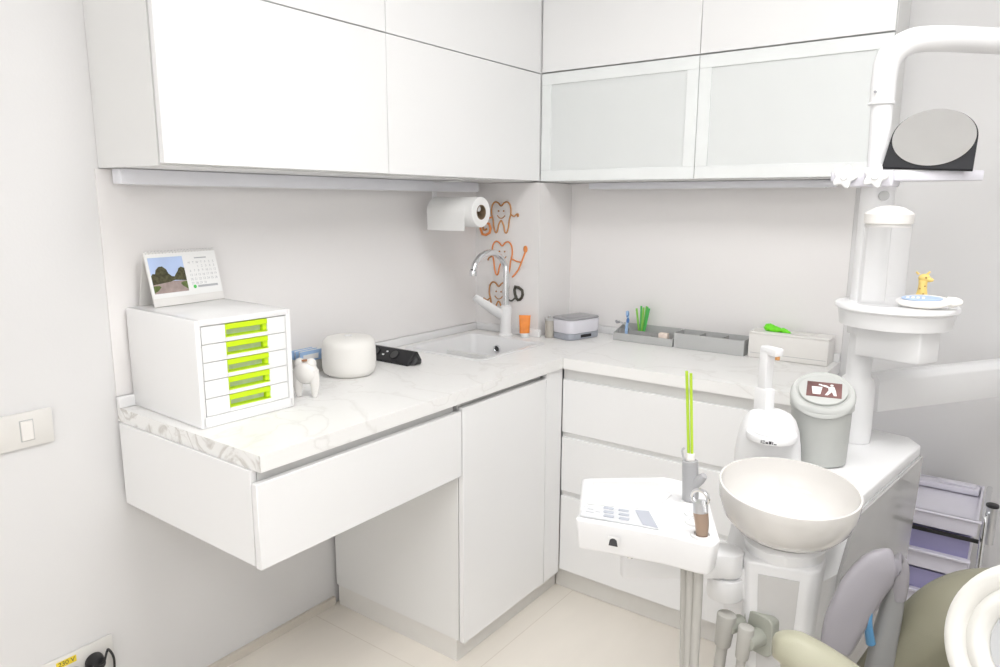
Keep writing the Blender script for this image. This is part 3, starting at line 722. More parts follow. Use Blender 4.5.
# things in the first tray
for k, (a, b, c, m) in enumerate(((-0.020, 0.012, 0.10, 'green3'), (-0.004, 0.006, 0.112, 'green2'), (0.006, -0.004, 0.108, 'green3'), (0.014, 0.010, 0.110, 'green2'), (0.022, 0.0, 0.106, 'green2'), (0.010, 0.014, 0.112, 'green3'))):
    bx, by = 0.690 + a * 0.35, -0.145 + b * 0.5
    o = MB().tube([(bx, by, CT + 0.006), (0.690 + a * 1.4, -0.143 + b * 0.8, CT + 0.024 + c)], 0.0042, 8).build('drinking_straw', M[m])
    tag(o, 'green drinking straw standing in the low grey tray', 'straw', 'green straws in the low grey tray')
t = thing('toothbrush', 'blue toothbrush standing upright in the low grey tray, left of the straws', 'toothbrush', (0.648, -0.185, CT))
MB().tube([(0.648, -0.185, CT + 0.005), (0.646, -0.184, CT + 0.05), (0.650, -0.182, CT + 0.085), (0.648, -0.180, CT + 0.115)], [0.0055, 0.006, 0.0045, 0.005], 10, smooth=4).build('handle', M['paleblue'], t)
MB().ball((0.648, -0.181, CT + 0.103), 0.006, (1, 1, 2.6)).ball((0.6505, -0.183, CT + 0.08), 0.006, (1, 1, 2.0)).build('grip', M['blue'], t)
MB().box((0.643, -0.19, CT + 0.1), (0.653, -0.184, CT + 0.118), 0.002, 1).build('bristles', M['paleblue'], t)
t = thing('dental_hand_tool', 'grey metal hand tool leaning out of the left end of the low grey tray', 'tool', (0.625, -0.15, CT))
MB().tube([(0.655, -0.145, CT + 0.030), (0.625, -0.15, CT + 0.056), (0.60, -0.152, CT + 0.066)], 0.0035, 8, smooth=2).build('shaft', M['steel'], t)
MB().tube([(0.60, -0.152, CT + 0.066), (0.590, -0.158, CT + 0.064), (0.588, -0.160, CT + 0.072)], 0.005, 8, smooth=3).build('head', M['lid_g'], t)
t = thing('small_sponge_block', 'small pale pink block resting in the right end of the low grey tray', 'block', (0.805, -0.185, CT))
MB().box((0.785, -0.196, CT + 0.004), (0.822, -0.172, CT + 0.048), 0.004, 2).build('block', M['pink_w'], t)
MB().box((0.784, -0.197, CT + 0.0), (0.823, -0.171, CT + 0.003)).bm.free()

# tissue box with green tissue
t = thing('glove_box', 'white glove dispenser box with slotted top at the right end of the worktop', 'box', (1.26, -0.15, CT))
mb = MB(); x0, x1, y0, y1, h = 1.128, 1.392, -0.200, -0.106, 0.094
mb.box((x0, y0, CT + 0.0005), (x1, y1, CT + h - 0.008), 0.004, 2)
mb.box((x0, y0, CT + h - 0.009), (x1, y0 + 0.036, CT + h), 0.004, 2); mb.box((x0, y1 - 0.036, CT + h - 0.009), (x1, y1, CT + h), 0.004, 2)
mb.box((x0, y0 + 0.03, CT + h - 0.009), (x0 + 0.05, y1 - 0.03, CT + h), 0.003, 1); mb.box((x1 - 0.05, y0 + 0.03, CT + h - 0.009), (x1, y1 - 0.03, CT + h), 0.003, 1)
mb.build('box_body', M['plastic_w'], t)
MB().box((x0 + 0.05, y0 + 0.036, CT + h - 0.0085), (x1 - 0.05, y1 - 0.036, CT + h - 0.0075)).build('slot', M['lid_g'], t)
MB().box((x0 + 0.008, y0 - 0.0006, CT + 0.018), (x1 - 0.006, y0 + 0.001, CT + 0.0195)).build('front_seam', M['greytray'], t)
mb = MB()
for (cx, cy, cz, r, s) in ((1.185, -0.152, 0.012, 0.016, (1.3, .9, .9)), (1.205, -0.158, 0.008, 0.014, (1.5, .8, .8)), (1.225, -0.150, 0.006, 0.013, (1.6, .8, .6)), (1.178, -0.16, 0.018, 0.010, (1, .8, .8)), (1.243, -0.155, 0.001, 0.010, (1.6, .7, .6))):
    mb.ball((cx, cy, CT + h + cz * 0.9), r, s, 16)
for i, v in enumerate(mb.bm.verts): v.co += Vector((math.sin(v.co.z * 400 + v.co.x * 300), math.cos(v.co.x * 350), math.sin(v.co.x * 420 + v.co.y * 300))) * 0.0018
o = mb.build('nitrile_glove', M['glove']); tag(o, 'crumpled bright green glove poking out of the white dispenser box', 'glove')

# ------------------------------------------------------------------ light switch, wall socket
t = thing('light_switch', 'wide cream light switch plate on the bare wall left of the worktop', 'switch', (0.001, -2.1, 0.87))
MB().box((0.0005, -2.22, 0.822), (0.010, -2.010, 0.908), 0.003, 2).build('plate', M['cream'], t)
MB().box((0.009, -2.083, 0.838), (0.0105, -2.053, 0.890)).build('rocker_gap', M['greytray'], t)
MB().box((0.010, -2.081, 0.840), (0.0145, -2.055, 0.888), 0.0015, 1).build('rocker', M['plastic_w'], t)

t = thing('wall_socket', 'cream double wall socket low on the bare wall with a yellow voltage label', 'socket', (0.001, -1.99, 0.21))
MB().box((0.0005, -2.10, 0.168), (0.010, -1.925, 0.252), 0.003, 2).build('plate', M['cream'], t)
lab = MB().box((0.0095, -2.066, 0.2255), (0.0108, -2.018, 0.2435)).build('voltage_label', M['yellowlab'], t)
FT = Matrix(((0, 0, 1, 0.0110), (1, 0, 0, -2.042), (0, 1, 0, 0.2345), (0, 0, 0, 1)))
MB().text('230 V', 0.017, FT).build('label_text', M['ink'], lab)
def plug(y, z, label):
    t = thing('power_plug', label, 'plug', (0.012, y, z))
    MB().cyl((0.0105, y, z), (0.042, y, z), 0.024, 0.019, 28, 0.004).build('plug_body', M['dark'], t)
    return t
p = plug(-1.978, 0.203, 'black plug in the wall socket, the one with its cable looping over it')
MB().tube([(0.040, -1.978, 0.203), (0.052, -1.970, 0.212), (0.046, -1.958, 0.232), (0.03, -1.946, 0.226), (0.022, -1.932, 0.19), (0.02, -1.934, 0.14), (0.02, -1.94, 0.05), (0.022, -1.96, FZ + 0.006)], 0.0032, 8, smooth=5).build('cable', M['dark'], p)
plug(-2.033, 0.190, 'black plug in the wall socket below the yellow voltage label')

# ------------------------------------------------------------------ dental unit
UT = 0.83
U = thing('dental_unit', 'white dental spittoon unit on the floor with a tall pole and grey side panel', 'dental unit', (1.58, -1.05, FZ))
foot = [(1.445, -1.305), (1.52, -1.35), (1.635, -1.375), (1.66, -1.30), (1.732, -0.775), (1.70, -0.72), (1.52, -0.68), (1.455, -0.76)]
foot_up = [(1.445, -1.235), (1.52, -1.24), (1.62, -1.24), (1.669, -1.235), (1.732, -0.775), (1.70, -0.72), (1.52, -0.68), (1.455, -0.76)]
foot_b = [(1.455, -1.29), (1.52, -1.33), (1.625, -1.355), (1.645, -1.29), (1.705, -0.80), (1.68, -0.75), (1.53, -0.72), (1.475, -0.78)]
MB().prism(foot_b, FZ + 0.0005, 0.70, 0.0, 2, top=foot).prism(foot, 0.7001, UT - 0.03, 0.0, 2, top=foot_up).prism(foot_up, UT - 0.0299, UT, 0.006, 3).build('housing', M['plastic'], U, angle=35)
# grey side panel follows the +x side
a0, a1 = Vector((1.6605, -1.30)), Vector((1.7335, -0.775)); b0, b1 = Vector((1.6455, -1.29)), Vector((1.7065, -0.80))
dn = Vector((a1.y - a0.y, -(a1.x - a0.x))).normalized() * 0.006
mb = MB(); V = []
am = Vector((1.669, -1.235))
for (p0, z) in ((b0, 0.02), (b1, 0.02), (a1, UT - 0.028), (am, UT - 0.034), (a0, 0.70)):
    V.append(mb.bm.verts.new((p0.x, p0.y, z)))
V2 = [mb.bm.verts.new((v.co.x + dn.x, v.co.y + dn.y, v.co.z)) for v in V]
mb.bm.faces.new(V2); mb.bm.faces.new(list(reversed(V)))
for k in range(5): mb.bm.faces.new((V[k], V[(k + 1) % 5], V2[(k + 1) % 5], V2[k]))
bmesh.ops.recalc_face_normals(mb.bm, faces=mb.bm.faces)
o = mb.build('side_panel', M['dgrey'], U); tag(o, 'glossy grey side panel')
# front pedestal carrying the bowl
ped_b = [(1.530, -1.350), (1.538, -1.398), (1.548, -1.406), (1.608, -1.392), (1.618, -1.380), (1.615, -1.33), (1.535, -1.32)]
ped_t = [(1.505, -1.360), (1.515, -1.425), (1.530, -1.437), (1.635, -1.412), (1.648, -1.395), (1.645, -1.33), (1.51, -1.31)]
MB().prism(ped_b, FZ + 0.001, UT - 0.085, 0.008, 3, top=ped_t).build('pedestal', M['plastic'], U, angle=35)
F2 = frame((1.583, -1.4240, 0.722), (0.105, 0.025, 0), (0.0045, -0.0255, 0.775))
MB().prism([(-0.036, 0.0), (0.036, 0.0), (0.022, -0.44), (-0.018, -0.44)], -0.002, 0.0015, 0.0, 1, mtx=F2).build('inset_panel', M['midgrey'], U)
# bowl
BC = Vector((1.571, -1.352, 0.872))
BT = Matrix.Rotation(math.radians(5), 4, Vector((0.805, 0.593, 0)))
MB().lathe([(0, -0.098), (0.062, -0.098), (0.066, -0.094), (0.074, -0.092), (0.098, -0.079), (0.116, -0.057), (0.126, -0.026), (0.128, 0.0), (0.1275, 0.004), (0.124, 0.004), (0.121, -0.024), (0.111, -0.053), (0.090, -0.073), (0.05, -0.082), (0.012, -0.084), (0, -0.085)], BC, 64, BT).build('spittoon_bowl', M['ceramic'], U, angle=60)
MB().lathe([(0.050, -0.14), (0.072, -0.128), (0.074, -0.108), (0.068, -0.100), (0.0, -0.100)], BC, 48).build('bowl_collar', M['plastic'], U)
# cup filler tower
TC = Vector((1.475, -1.155, UT))
MB().lathe([(0.0, 0), (0.070, 0), (0.069, 0.03), (0.066, 0.06), (0.061, 0.09), (0.053, 0.112), (0.043, 0.124), (0.025, 0.132), (0, 0.134)], TC, 40, sx=1.0, sy=1.0).build('filler_tower', M['plastic'], U, angle=60)
MB().prism([(1.492 + 0.052 * math.cos(a), -1.200 + 0.052 * math.sin(a)) for a in [2 * PI * k / 28 for k in range(28)]], UT + 0.082, UT + 0.098, 0.004, 2).build('cup_rest', M['plastic'], U)
MB().prism([(1.494 + 0.040 * math.cos(a), -1.203 + 0.040 * math.sin(a)) for a in [2 * PI * k / 28 for k in range(28)]], UT + 0.0982, UT + 0.101, 0.002, 2).build('cup_pad', M['plastic'], U)
mb = MB(); FMK = frame((1.503, -1.2525, UT + 0.090), (1, 0.15, 0), (0, 0, 1))
for k, (a, b, c, d2) in enumerate(((-.017, -.0155, -.003, .003), (-.014, -.009, -.003, -.0015), (-.014, -.009, .0015, .003), (-.0075, -.0025, -.003, .0005), (-.001, .004, -.003, .003), (.0055, .007, -.003, .003), (.0085, .014, -.003, -.0012))):
    mb.box((a, c, 0), (b, d2, 0.0008), mtx=FMK)
mb.build('maker_mark', M['ink'], U)
FR = Matrix.Translation((1.458, -1.150, 0.004)) @ Matrix.Rotation(math.radians(-32), 4, 'Z')
MB().box((-0.019, -0.013, UT + 0.11), (0.019, 0.013, UT + 0.175), 0.004, 2, mtx=FR).box((-0.013, -0.011, UT + 0.17), (0.011, 0.011, UT + 0.262), 0.003, 2, mtx=FR).box((-0.013, -0.011, UT + 0.250), (0.036, 0.011, UT + 0.268), 0.004, 2, mtx=FR).build('cup_filler_spout', M['plastic'], U)
MB().cyl(FR @ Vector((0.030, 0, UT + 0.251)), FR @ Vector((0.030, 0, UT + 0.243)), 0.005, n=14).build('water_outlet', M['copper'], U)
# pole
PX, PY = 1.588, -0.83
MB().lathe([(0, 0), (0.040, 0), (0.041, 0.02), (0.040, 0.14), (0.036, 0.155), (0.028, 0.163), (0.0265, 0.30), (0, 0.30)], (PX, PY, UT + 0.0005), 36).build('pole_foot', M['plastic'], U, angle=50)
MB().cyl((PX + 0.004, PY, 1.10), (PX + 0.004, PY, 1.455), 0.038, 0.036, 32).build('lower_pole', M['plastic'], U)
MB().cyl((PX + 0.000, PY, 1.44), (PX - 0.006, PY, 1.64), 0.0230, 0.0230, 28).build('middle_pole', M['plastic'], U)
pts = [(PX - 0.006, PY, 1.628), (PX - 0.006, PY, 1.64), (PX - 0.006, PY, 1.69), (PX + 0.0, PY + 0.004, 1.73), (PX + 0.028, PY + 0.018, 1.760), (PX + 0.075, PY + 0.05, 1.770), (PX + 0.20, PY + 0.175, 1.771), (PX + 0.45, PY + 0.42, 1.765), (PX + 0.62, PY + 0.60, 1.76)]
MB().tube(pts, [0.0265, 0.0265, 0.0265, 0.028, 0.028, 0.028, 0.028, 0.028, 0.028], 24, smooth=6).tube([(PX - 0.006 + 0.0250 * math.cos(a), PY + 0.0250 * math.sin(a), 1.631) for a in [2 * PI * k / 28 for k in range(28)]], 0.0035, 8, closed=True).build('lamp_arm', M['plastic'], U)
MB().cyl((PX - 0.016, PY - 0.022, 1.655), (PX - 0.018, PY - 0.028, 1.655), 0.0028, n=10).build('arm_screw', M['lid_g'], U)
MB().cyl((PX + 0.018, PY - 0.025, 1.424), (PX + 0.024, PY - 0.0385, 1.424), 0.011, n=20).build('pole_plug', M['greytray'], U)
# bracket with star knobs
BY0, BY1 = -0.895, -0.80
bz = 1.460
MB().prism([(1.500, -0.895), (1.565, -0.905), (1.64, -0.895), (1.76, -0.870), (1.795, -0.83), (1.76, -0.80), (1.63, -0.79), (1.50, -0.81)], bz - 0.004, bz + 0.018, 0.003, 2).box((1.535, -0.905, bz - 0.016), (1.632, -0.80, bz + 0.020), 0.006, 2).build('mirror_shelf', M['bracket'], U)
for kx in (1.533, 1.596):
    out = []
    for k in range(60):
        a = 2 * PI * k / 60; r = 0.0225 + 0.0045 * math.cos(5 * a)
        out.append((r * math.cos(a), r * math.sin(a)))
    FK = frame((kx, -0.907, bz + 0.006), (1, 0.10, 0), (0, 0, 1))
    MB().prism(out, 0, 0.014, 0.003, 2, mtx=FK).cyl(FK @ Vector((0, 0, 0.012)), FK @ Vector((0, 0, 0.018)), 0.009, 0.007, 16).cyl(FK @ Vector((0, 0, -0.03)), FK @ Vector((0, 0, 0.002)), 0.006, n=12).build('star_knob', M['plastic'], U)
# round shelf
SCX, SCY = 1.655, -0.845
MB().lathe([(0, 0), (0.126, 0), (0.129, -0.004), (0.129, -0.010), (0.124, -0.014), (0.121, -0.016), (0.116, -0.050), (0.10, -0.052), (0, -0.052)], (SCX, SCY, 1.178), 64).build('round_shelf', M['plastic'], U)
MB().prism([(1.585, -0.895), (1.72, -0.925), (1.752, -0.87), (1.74, -0.79), (1.60, -0.79)], 1.055, 1.127, 0.004, 2).build('shelf_block', M['plastic'], U)
# swing arm to the right
d = Vector((0.27, 0.37, 0.008)).normalized()
c0 = Vector((1.600, -0.72, 0.930))
mb = MB(); FA = frame(c0, d, (-d.y, d.x, 0))
mb.prism([(-0.030, -0.046), (0.030, -0.046), (0.030, 0.034), (0.014, 0.050), (-0.014, 0.050), (-0.030, 0.034)], 0, 0.72, 0.003, 2, mtx=Matrix(((FA[0][1], FA[0][2], FA[0][0], c0.x), (FA[1][1], FA[1][2], FA[1][0], c0.y), (FA[2][1], FA[2][2], FA[2][0], c0.z), (0, 0, 0, 1))))
mb.build('swing_arm', M['plastic'], U)
# arm bracket and tray arm on the unit front
MB().box((-0.03, -0.04, -0.036), (0.065, 0.04, 0.032), 0.008, 3, mtx=Matrix.Translation((1.50, -1.395, 0.690)) @ Matrix.Rotation(math.radians(20), 4, 'Z')).cyl((1.487, -1.43, 0.655), (1.487, -1.43, 0.700), 0.034, n=32, bev=0.004).build('arm_bracket', M['plastic'], U)
MB().cyl((1.487, -1.43, 0.7005), (1.487, -1.43, 0.7035), 0.027, n=32).build('pivot_ring', M['steel'], U)
MB().prism([(1.487 + 0.031 * math.cos(a), -1.43 + 0.031 * math.sin(a)) for a in [(-80 + k * 12) * PI / 180 for k in range(17)]] + [(1.34, -1.515), (1.325, -1.53), (1.325, -1.56), (1.34, -1.575)], 0.704, 0.752, 0.005, 2).build('tray_arm', M['plastic'], U)
# outlets
FO = frame((1.556, -1.432, 0.603), (0.97, -0.25, 0), (0, 0, 1))
MB().prism(rr2(0.030, 0.040, 0.014), -0.05, 0.004, 0.002, 1, mtx=FO).build('outlet_panel', M['hosegreen'], U)
for (dx, dz, r) in ((-0.036, 0.006, 0.015), (0.004, -0.004, 0.018)):
    c = FO @ Vector((dx, dz, 0.0)); e = FO @ Vector((dx - 0.004, dz, 0.04))
    MB().cyl(c, e, r, r * 0.9, 20, 0.003).build('hose_socket', M['hosegreen'], U)

# suction hoses hanging down
for k, (dx, dz, nm, lab_, m_) in enumerate(((-0.046, 0.010, 'suction_hose', 'grey suction hose on the spittoon unit, nearer the tray arm pivot', 'hose'), (-0.004, 0.004, 'suction_hose', 'thinner grey suction hose nearest the grey-green outlet panel', 'hose'))):
    c = FO @ Vector((dx, dz, 0.036)); r = 0.0105 if k == 0 else 0.0085
    t = thing(nm, lab_, 'hose', (c.x, c.y, FZ), 0)
    MB().cyl(c + Vector((0, 0, 0.022)), c + Vector((-0.004, -0.003, -0.045)), r * 1.75, r * 1.45, 20, 0.004).build('elbow', M['hose'], t)
    pts = [c + Vector((-0.004, -0.003, -0.04)), c + Vector((-0.008, -0.006, -0.12)), c + Vector((-0.012, -0.01, -0.3)), c + Vector((-0.01, 0.0, -0.48)), Vector((c.x + 0.01, c.y + 0.02, FZ + 0.03))]
    MB().tube(pts, r, 14, smooth=6).build('hose_tube', M[m_], t)

# ------------------------------------------------------------------ instrument tray
TZ = 0.862
T = thing('instrument_tray', 'white instrument tray with a button panel on the arm beside the spittoon bowl', 'instrument tray', (1.38, -1.56, 0.75))
poly = [(1.300, -1.693), (1.296, -1.672), (1.219, -1.528), (1.228, -1.515), (1.345, -1.418), (1.366, -1.414), (1.395, -1.416), (1.428, -1.430), (1.464, -1.480), (1.500, -1.552), (1.534, -1.620), (1.532, -1.645), (1.515, -1.650), (1.455, -1.655), (1.40, -1.668)]
poly_b = [(1.372 + (x - 1.372) * 0.95, -1.56 + (y + 1.56) * 0.95) for x, y in poly]
MB().prism(poly_b, TZ - 0.060, TZ, 0.006, 3, top=poly).build('tray_body', M['plastic'], T, angle=35)
MB().prism([(1.250, -1.533), (1.345, -1.458), (1.398, -1.498), (1.398, -1.582), (1.290, -1.632)][::-1], TZ, TZ + 0.003, 0.002, 2).build('tray_mat', M['plastic'], T)
kp = MB().prism([(1.291, -1.646), (1.398, -1.598), (1.440, -1.652), (1.400, -1.660), (1.306, -1.686)][::-1], TZ + 0.0002, TZ + 0.0042, 0.001, 1).build('keypad', M['keypad'], T)
MB().prism([(1.376, -1.610), (1.397, -1.600), (1.438, -1.652), (1.412, -1.656)][::-1], TZ + 0.0043, TZ + 0.0055).build('display', M['keydark'], kp)
KX = Vector((0.905, -0.42, 0)); KX = Vector((1.438 - 1.309, -1.654 + 1.687, 0)).normalized(); KY = Vector((-KX.y, KX.x, 0))
for i in range(2):
    for j in range(3):
        c = Vector((1.350, -1.661, TZ + 0.0042)) + KX * (i * 0.027) + KY * (j * 0.0165) + KX * (-0.004 * j)
        MB().box((-0.009, -0.004, 0), (0.009, 0.004, 0.0016), 0.0006, 1, mtx=frame(c, KX, KY)).build('button', M['keydark'], kp)
mb = MB()
for j, (a, b, w_) in enumerate(((0.0, 0.02, 0.010), (0.0, 0.008, 0.014), (0.016, 0.014, 0.008))):
    mb.box((a, b, 0), (a + w_, b + 0.0012, 0.0004), mtx=frame(Vector((1.310, -1.675, TZ + 0.0043)), KX, KY))
mb.build('printed_marks', M['inkg'], kp)
# front badge (dark half-round pictogram)
FB = frame((1.370, -1.6795, TZ - 0.030), (1.515 - 1.300, -1.650 + 1.693, 0), (0, 0, 1))
MB().box((-0.010, -0.008, 0), (0.010, 0.009, 0.0012), mtx=FB).build('badge', M['paper'], T)
MB().prism([(-0.008, -0.007), (0.008, -0.007), (0.006, 0.004), (0.002, 0.0065), (-0.002, 0.0065), (-0.006, 0.004)], 0.0012, 0.0018, mtx=FB).build('pictogram', M['ink'], T)
MB().cyl((1.372, -1.615, TZ - 0.085), (1.372, -1.615, TZ - 0.05), 0.006, n=12).build('lock_pin', M['chrome'], T)
MB().cyl((1.345, -1.555, 0.753), (1.345, -1.555, TZ - 0.061), 0.022, n=24).build('tray_stem', M['plastic'], T)
for (x, y) in ((1.437, -1.507), (1.465, -1.555), (1.478, -1.585), (1.505, -1.628)):
    MB().lathe([(0.013, 0), (0.019, 0), (0.0185, 0.004), (0.013, 0.004), (0.013, 0)], (x, y, TZ + 0.0002), 24).build('holder_ring', M['plastic'], T)
# syringe with lime sticks
t = thing('air_water_syringe', 'grey angled syringe handpiece standing at the back of the instrument tray', 'syringe', (1.437, -1.507, TZ))
MB().tube([(1.437, -1.507, TZ + 0.005), (1.436, -1.507, TZ + 0.035), (1.433, -1.508, TZ + 0.080)], [0.0145, 0.0150, 0.0140], 18, smooth=3).tube([(1.438, -1.508, TZ + 0.030), (1.455, -1.512, TZ + 0.050), (1.463, -1.514, TZ + 0.060)], [0.010, 0.009, 0.006], 12, smooth=3).build('handle', M['syr'], t)
MB().cyl((1.433, -1.508, TZ + 0.0805), (1.4325, -1.508, TZ + 0.094), 0.0085, 0.0075, 18, 0.001).build('nozzle_collar', M['plastic_w'], t)
MB().tube([(1.425, -1.514, TZ + 0.078), (1.420, -1.516, TZ + 0.098), (1.424, -1.515, TZ + 0.104)], 0.002, 8, smooth=3).build('clip', M['steel'], t)
for k, (dx, dx2) in enumerate(((-0.0032, -0.0125), (0.0032, -0.0045))):
    o = MB().tube([(1.4325 + dx, -1.508, TZ + 0.0945), (1.428 + dx2 + 0.002, -1.508, TZ + 0.246 - 0.003 * k)], 0.0028, 8).build('lime_stick', M['limestick'])
    tag(o, 'thin lime green stick standing in the top of the grey syringe', 'stick', 'lime sticks in the grey syringe')
# second handpiece
t = thing('dental_handpiece', 'bronze and chrome handpiece standing at the front corner of the instrument tray', 'handpiece', (1.505, -1.628, TZ))
MB().tube([(1.506, -1.629, TZ - 0.005), (1.504, -1.627, TZ + 0.02), (1.500, -1.625, TZ + 0.040)], [0.0085, 0.0115, 0.0125], 18, smooth=3).build('grip', M['bronze'], t)
MB().tube([(1.500, -1.625, TZ + 0.0405), (1.498, -1.624, TZ + 0.058)], [0.0125, 0.0125], 18).build('collar', M['steel'], t)
MB().tube([(1.498 + 0.0135 * math.cos(a) , -1.626, TZ + 0.066 + 0.0125 * math.sin(a)) for a in [2 * PI * k / 20 for k in range(20)]], 0.0035, 8, closed=True).tube([(1.505, -1.632, TZ + 0.064), (1.513, -1.640, TZ + 0.048)], [0.0045, 0.0028], 10).build('head_ring', M['chrome'], t)
# three hoses below the tray
for k, (x, y) in enumerate(((1.466, -1.592), (1.480, -1.602), (1.494, -1.604))):
    t_lab = ('left grey hose hanging under the instrument tray', 'middle grey hose hanging under the instrument tray', 'right grey hose hanging under the instrument tray')[k]
    o = MB().tube([(x, y, TZ - 0.061), (x + 0.002, y, TZ - 0.12), (x + 0.008 - 0.003 * k, y + 0.002, TZ - 0.28), (x + 0.014 - 0.006 * k, y + 0.01, TZ - 0.5), (x + 0.03, y + 0.05, 0.12), (x + 0.03, y + 0.13, 0.05)], 0.0082, 12, smooth=6).build('instrument_hose', M['hose'])
    tag(o, t_lab, 'hose', 'hoses hanging under the instrument tray')

# ------------------------------------------------------------------ things on the unit
t = thing('waste_bin', 'grey tabletop waste bin with swing lid and litter sticker on the dental unit', 'bin', (1.553, -1.035, UT))
bc = Vector((1.553, -1.035, UT + 0.001))
MB().lathe([(0, 0), (0.055, 0), (0.0595, 0.003), (0.063, 0.128), (0.060, 0.128), (0.055, 0.01), (0, 0.008)], bc, 48).build('bin_body', M['bin'], t)
mb = MB().lathe([(0.065, 0.124), (0.067, 0.126), (0.067, 0.134), (0.065, 0.137), (0.0655, 0.141), (0.068, 0.144), (0.068, 0.150), (0.064, 0.156), (0.056, 0.158), (0.053, 0.156), (0.0, 0.156)], bc, 56)
away = Vector((-0.20, 0.98))                       # the lid slopes down towards the dentist's side
for v in mb.bm.verts:
    q = (v.co.z - bc.z)
    if q > 0.138: v.co.z += 0.48 * (away.x * (v.co.x - bc.x) + away.y * (v.co.y - bc.y)) + 0.004
lid = mb.build('lid', M['bin2'], t)
FL = frame(bc + Vector((0, 0, 0.1605)), (0.98, 0.20, 0.0), (-0.20, 0.98, 0.48))
MB().prism([(0.0515 * math.cos(a), 0.0515 * math.sin(a)) for a in [2 * PI * k / 36 for k in range(36)]], -0.001, 0.006, 0.003, 2, mtx=FL).build('swing_flap', M['bin2'], lid)
FS2 = FL @ Matrix.Translation((0.002, -0.002, 0.0062))
st = MB().box((-0.036, -0.026, 0), (0.036, 0.026, 0.0004), mtx=FS2).build('litter_sticker', M['stk'], lid)
MB().prism([(-0.026, 0.008), (-0.004, 0.008), (-0.007, -0.018), (-0.023, -0.018)], 0.0005, 0.0009, mtx=FS2).build('bin_pictogram', M['stkp'], st) if False else None
mb = MB(); mb.prism([(-0.026, 0.008), (-0.004, 0.008), (-0.007, -0.018), (-0.023, -0.018)], 0.0005, 0.0009, mtx=FS2)
mb.prism([(-0.010, 0.017), (0.004, 0.015), (0.010, 0.010), (0.020, 0.012), (0.024, -0.004), (0.026, -0.019), (0.020, -0.019), (0.016, -0.006), (0.008, -0.019), (0.002, -0.019), (0.009, -0.002), (0.008, 0.007), (-0.008, 0.013)], 0.0005, 0.0009, mtx=FS2)
mb.cyl(FS2 @ Vector((0.015, 0.0165, 0.0005)), FS2 @ Vector((0.015, 0.0165, 0.0009)), 0.0035, n=14)
mb.box((-0.012, 0.014, 0.0005), (-0.006, 0.018, 0.0009), mtx=FS2)
mb.build('litter_pictogram', M['paper'], st)

t = thing('water_bottle', 'clear cylindrical bottle with white cap standing on the round shelf of the pole', 'bottle', (1.628, -0.885, 1.178))
jc = Vector((1.628, -0.885, 1.1785))
MB().lathe([(0, 0.0005), (0.048, 0.0005), (0.0485, 0.003), (0.0485, 0.182), (0.0465, 0.182), (0.0465, 0.004), (0, 0.004)], jc, 48).build('bottle_wall', M['glass'], t)
MB().lathe([(0.0, 0.176), (0.046, 0.176), (0.046, 0.183), (0.050, 0.184), (0.0505, 0.205), (0.047, 0.209), (0.03, 0.219), (0.015, 0.223), (0, 0.224)], jc, 48).build('cap', M['plastic_w'], t)

t = thing('giraffe_figurine', 'tiny yellow spotted animal figurine standing behind the oval display on the round shelf', 'figurine', (1.695, -0.80, 1.179))
g0 = Vector((1.700, -0.80, 1.1785))
mb = MB()
mb.lathe([(0, 0), (0.011, 0), (0.013, 0.006), (0.012, 0.02), (0.0095, 0.032), (0.009, 0.045), (0.010, 0.052), (0, 0.056)], g0, 20)
mb.ball(g0 + Vector((0.002, 0, 0.058)), 0.011, (1.15, 0.9, 0.95)); mb.ball(g0 + Vector((0.013, -0.003, 0.055)), 0.0065, (1.3, 0.9, 0.8))
mb.tube([g0 + Vector((-0.010, 0, 0.066)), g0 + Vector((-0.016, 0, 0.072))], [0.003, 0.002], 8).tube([g0 + Vector((0.006, 0, 0.066)), g0 + Vector((0.012, 0, 0.074))], [0.003, 0.002], 8)
mb.tube([g0 + Vector((0.010, -0.003, 0.004)), g0 + Vector((0.018, -0.005, 0.004))], 0.004, 8)
mb.build('body', M['yellow'], t, angle=80)
mb = MB()
for (x, y, z) in ((-0.006, -0.0105, 0.012), (0.004, -0.0118, 0.022), (-0.004, -0.0085, 0.034), (0.005, -0.0075, 0.04), (0.0, -0.0125, 0.008), (0.006, -0.0098, 0.060)):
    mb.ball(g0 + Vector((x, y, z)), 0.0022, (1, .4, 1), 8)
mb.build('spots', M['spot'], t)

t = thing('oval_remote', 'white oval control with a blue display lying on the right side of the round shelf', 'remote', (1.715, -0.885, 1.179))
FR3 = frame((1.715, -0.895, 1.193), (1, 0.06, 0.03), (0.0, 0.93, 0.36))
mb = MB().ball((0, 0, 0), 1.0, (0.056, 0.027, 0.011), 32, None)
mb.tube([(0.045, 0, 0), (0.062, 0.003, 0.0), (0.072, 0.002, -0.002)], [(0.014, 0.008), (0.011, 0.006), (0.005, 0.004)], 12, smooth=3)
bmesh.ops.transform(mb.bm, matrix=FR3, verts=mb.bm.verts)
mb.build('shell', M['plastic_w'], t, angle=80)
MB().prism([(0.040 * math.cos(a) - 0.004, 0.012 * math.sin(a) - 0.004) for a in [2 * PI * k / 28 for k in range(28)]], 0.0085, 0.0118, 0.001, 1, mtx=FR3).build('display', M['lcd'], t)
mb = MB()
for k in range(4): mb.box((-0.034 + k * 0.010, -0.009, 0.0119), (-0.028 + k * 0.010, -0.001, 0.0126), 0.0005, 1, mtx=FR3)
mb.build('buttons', M['plastic'], t)

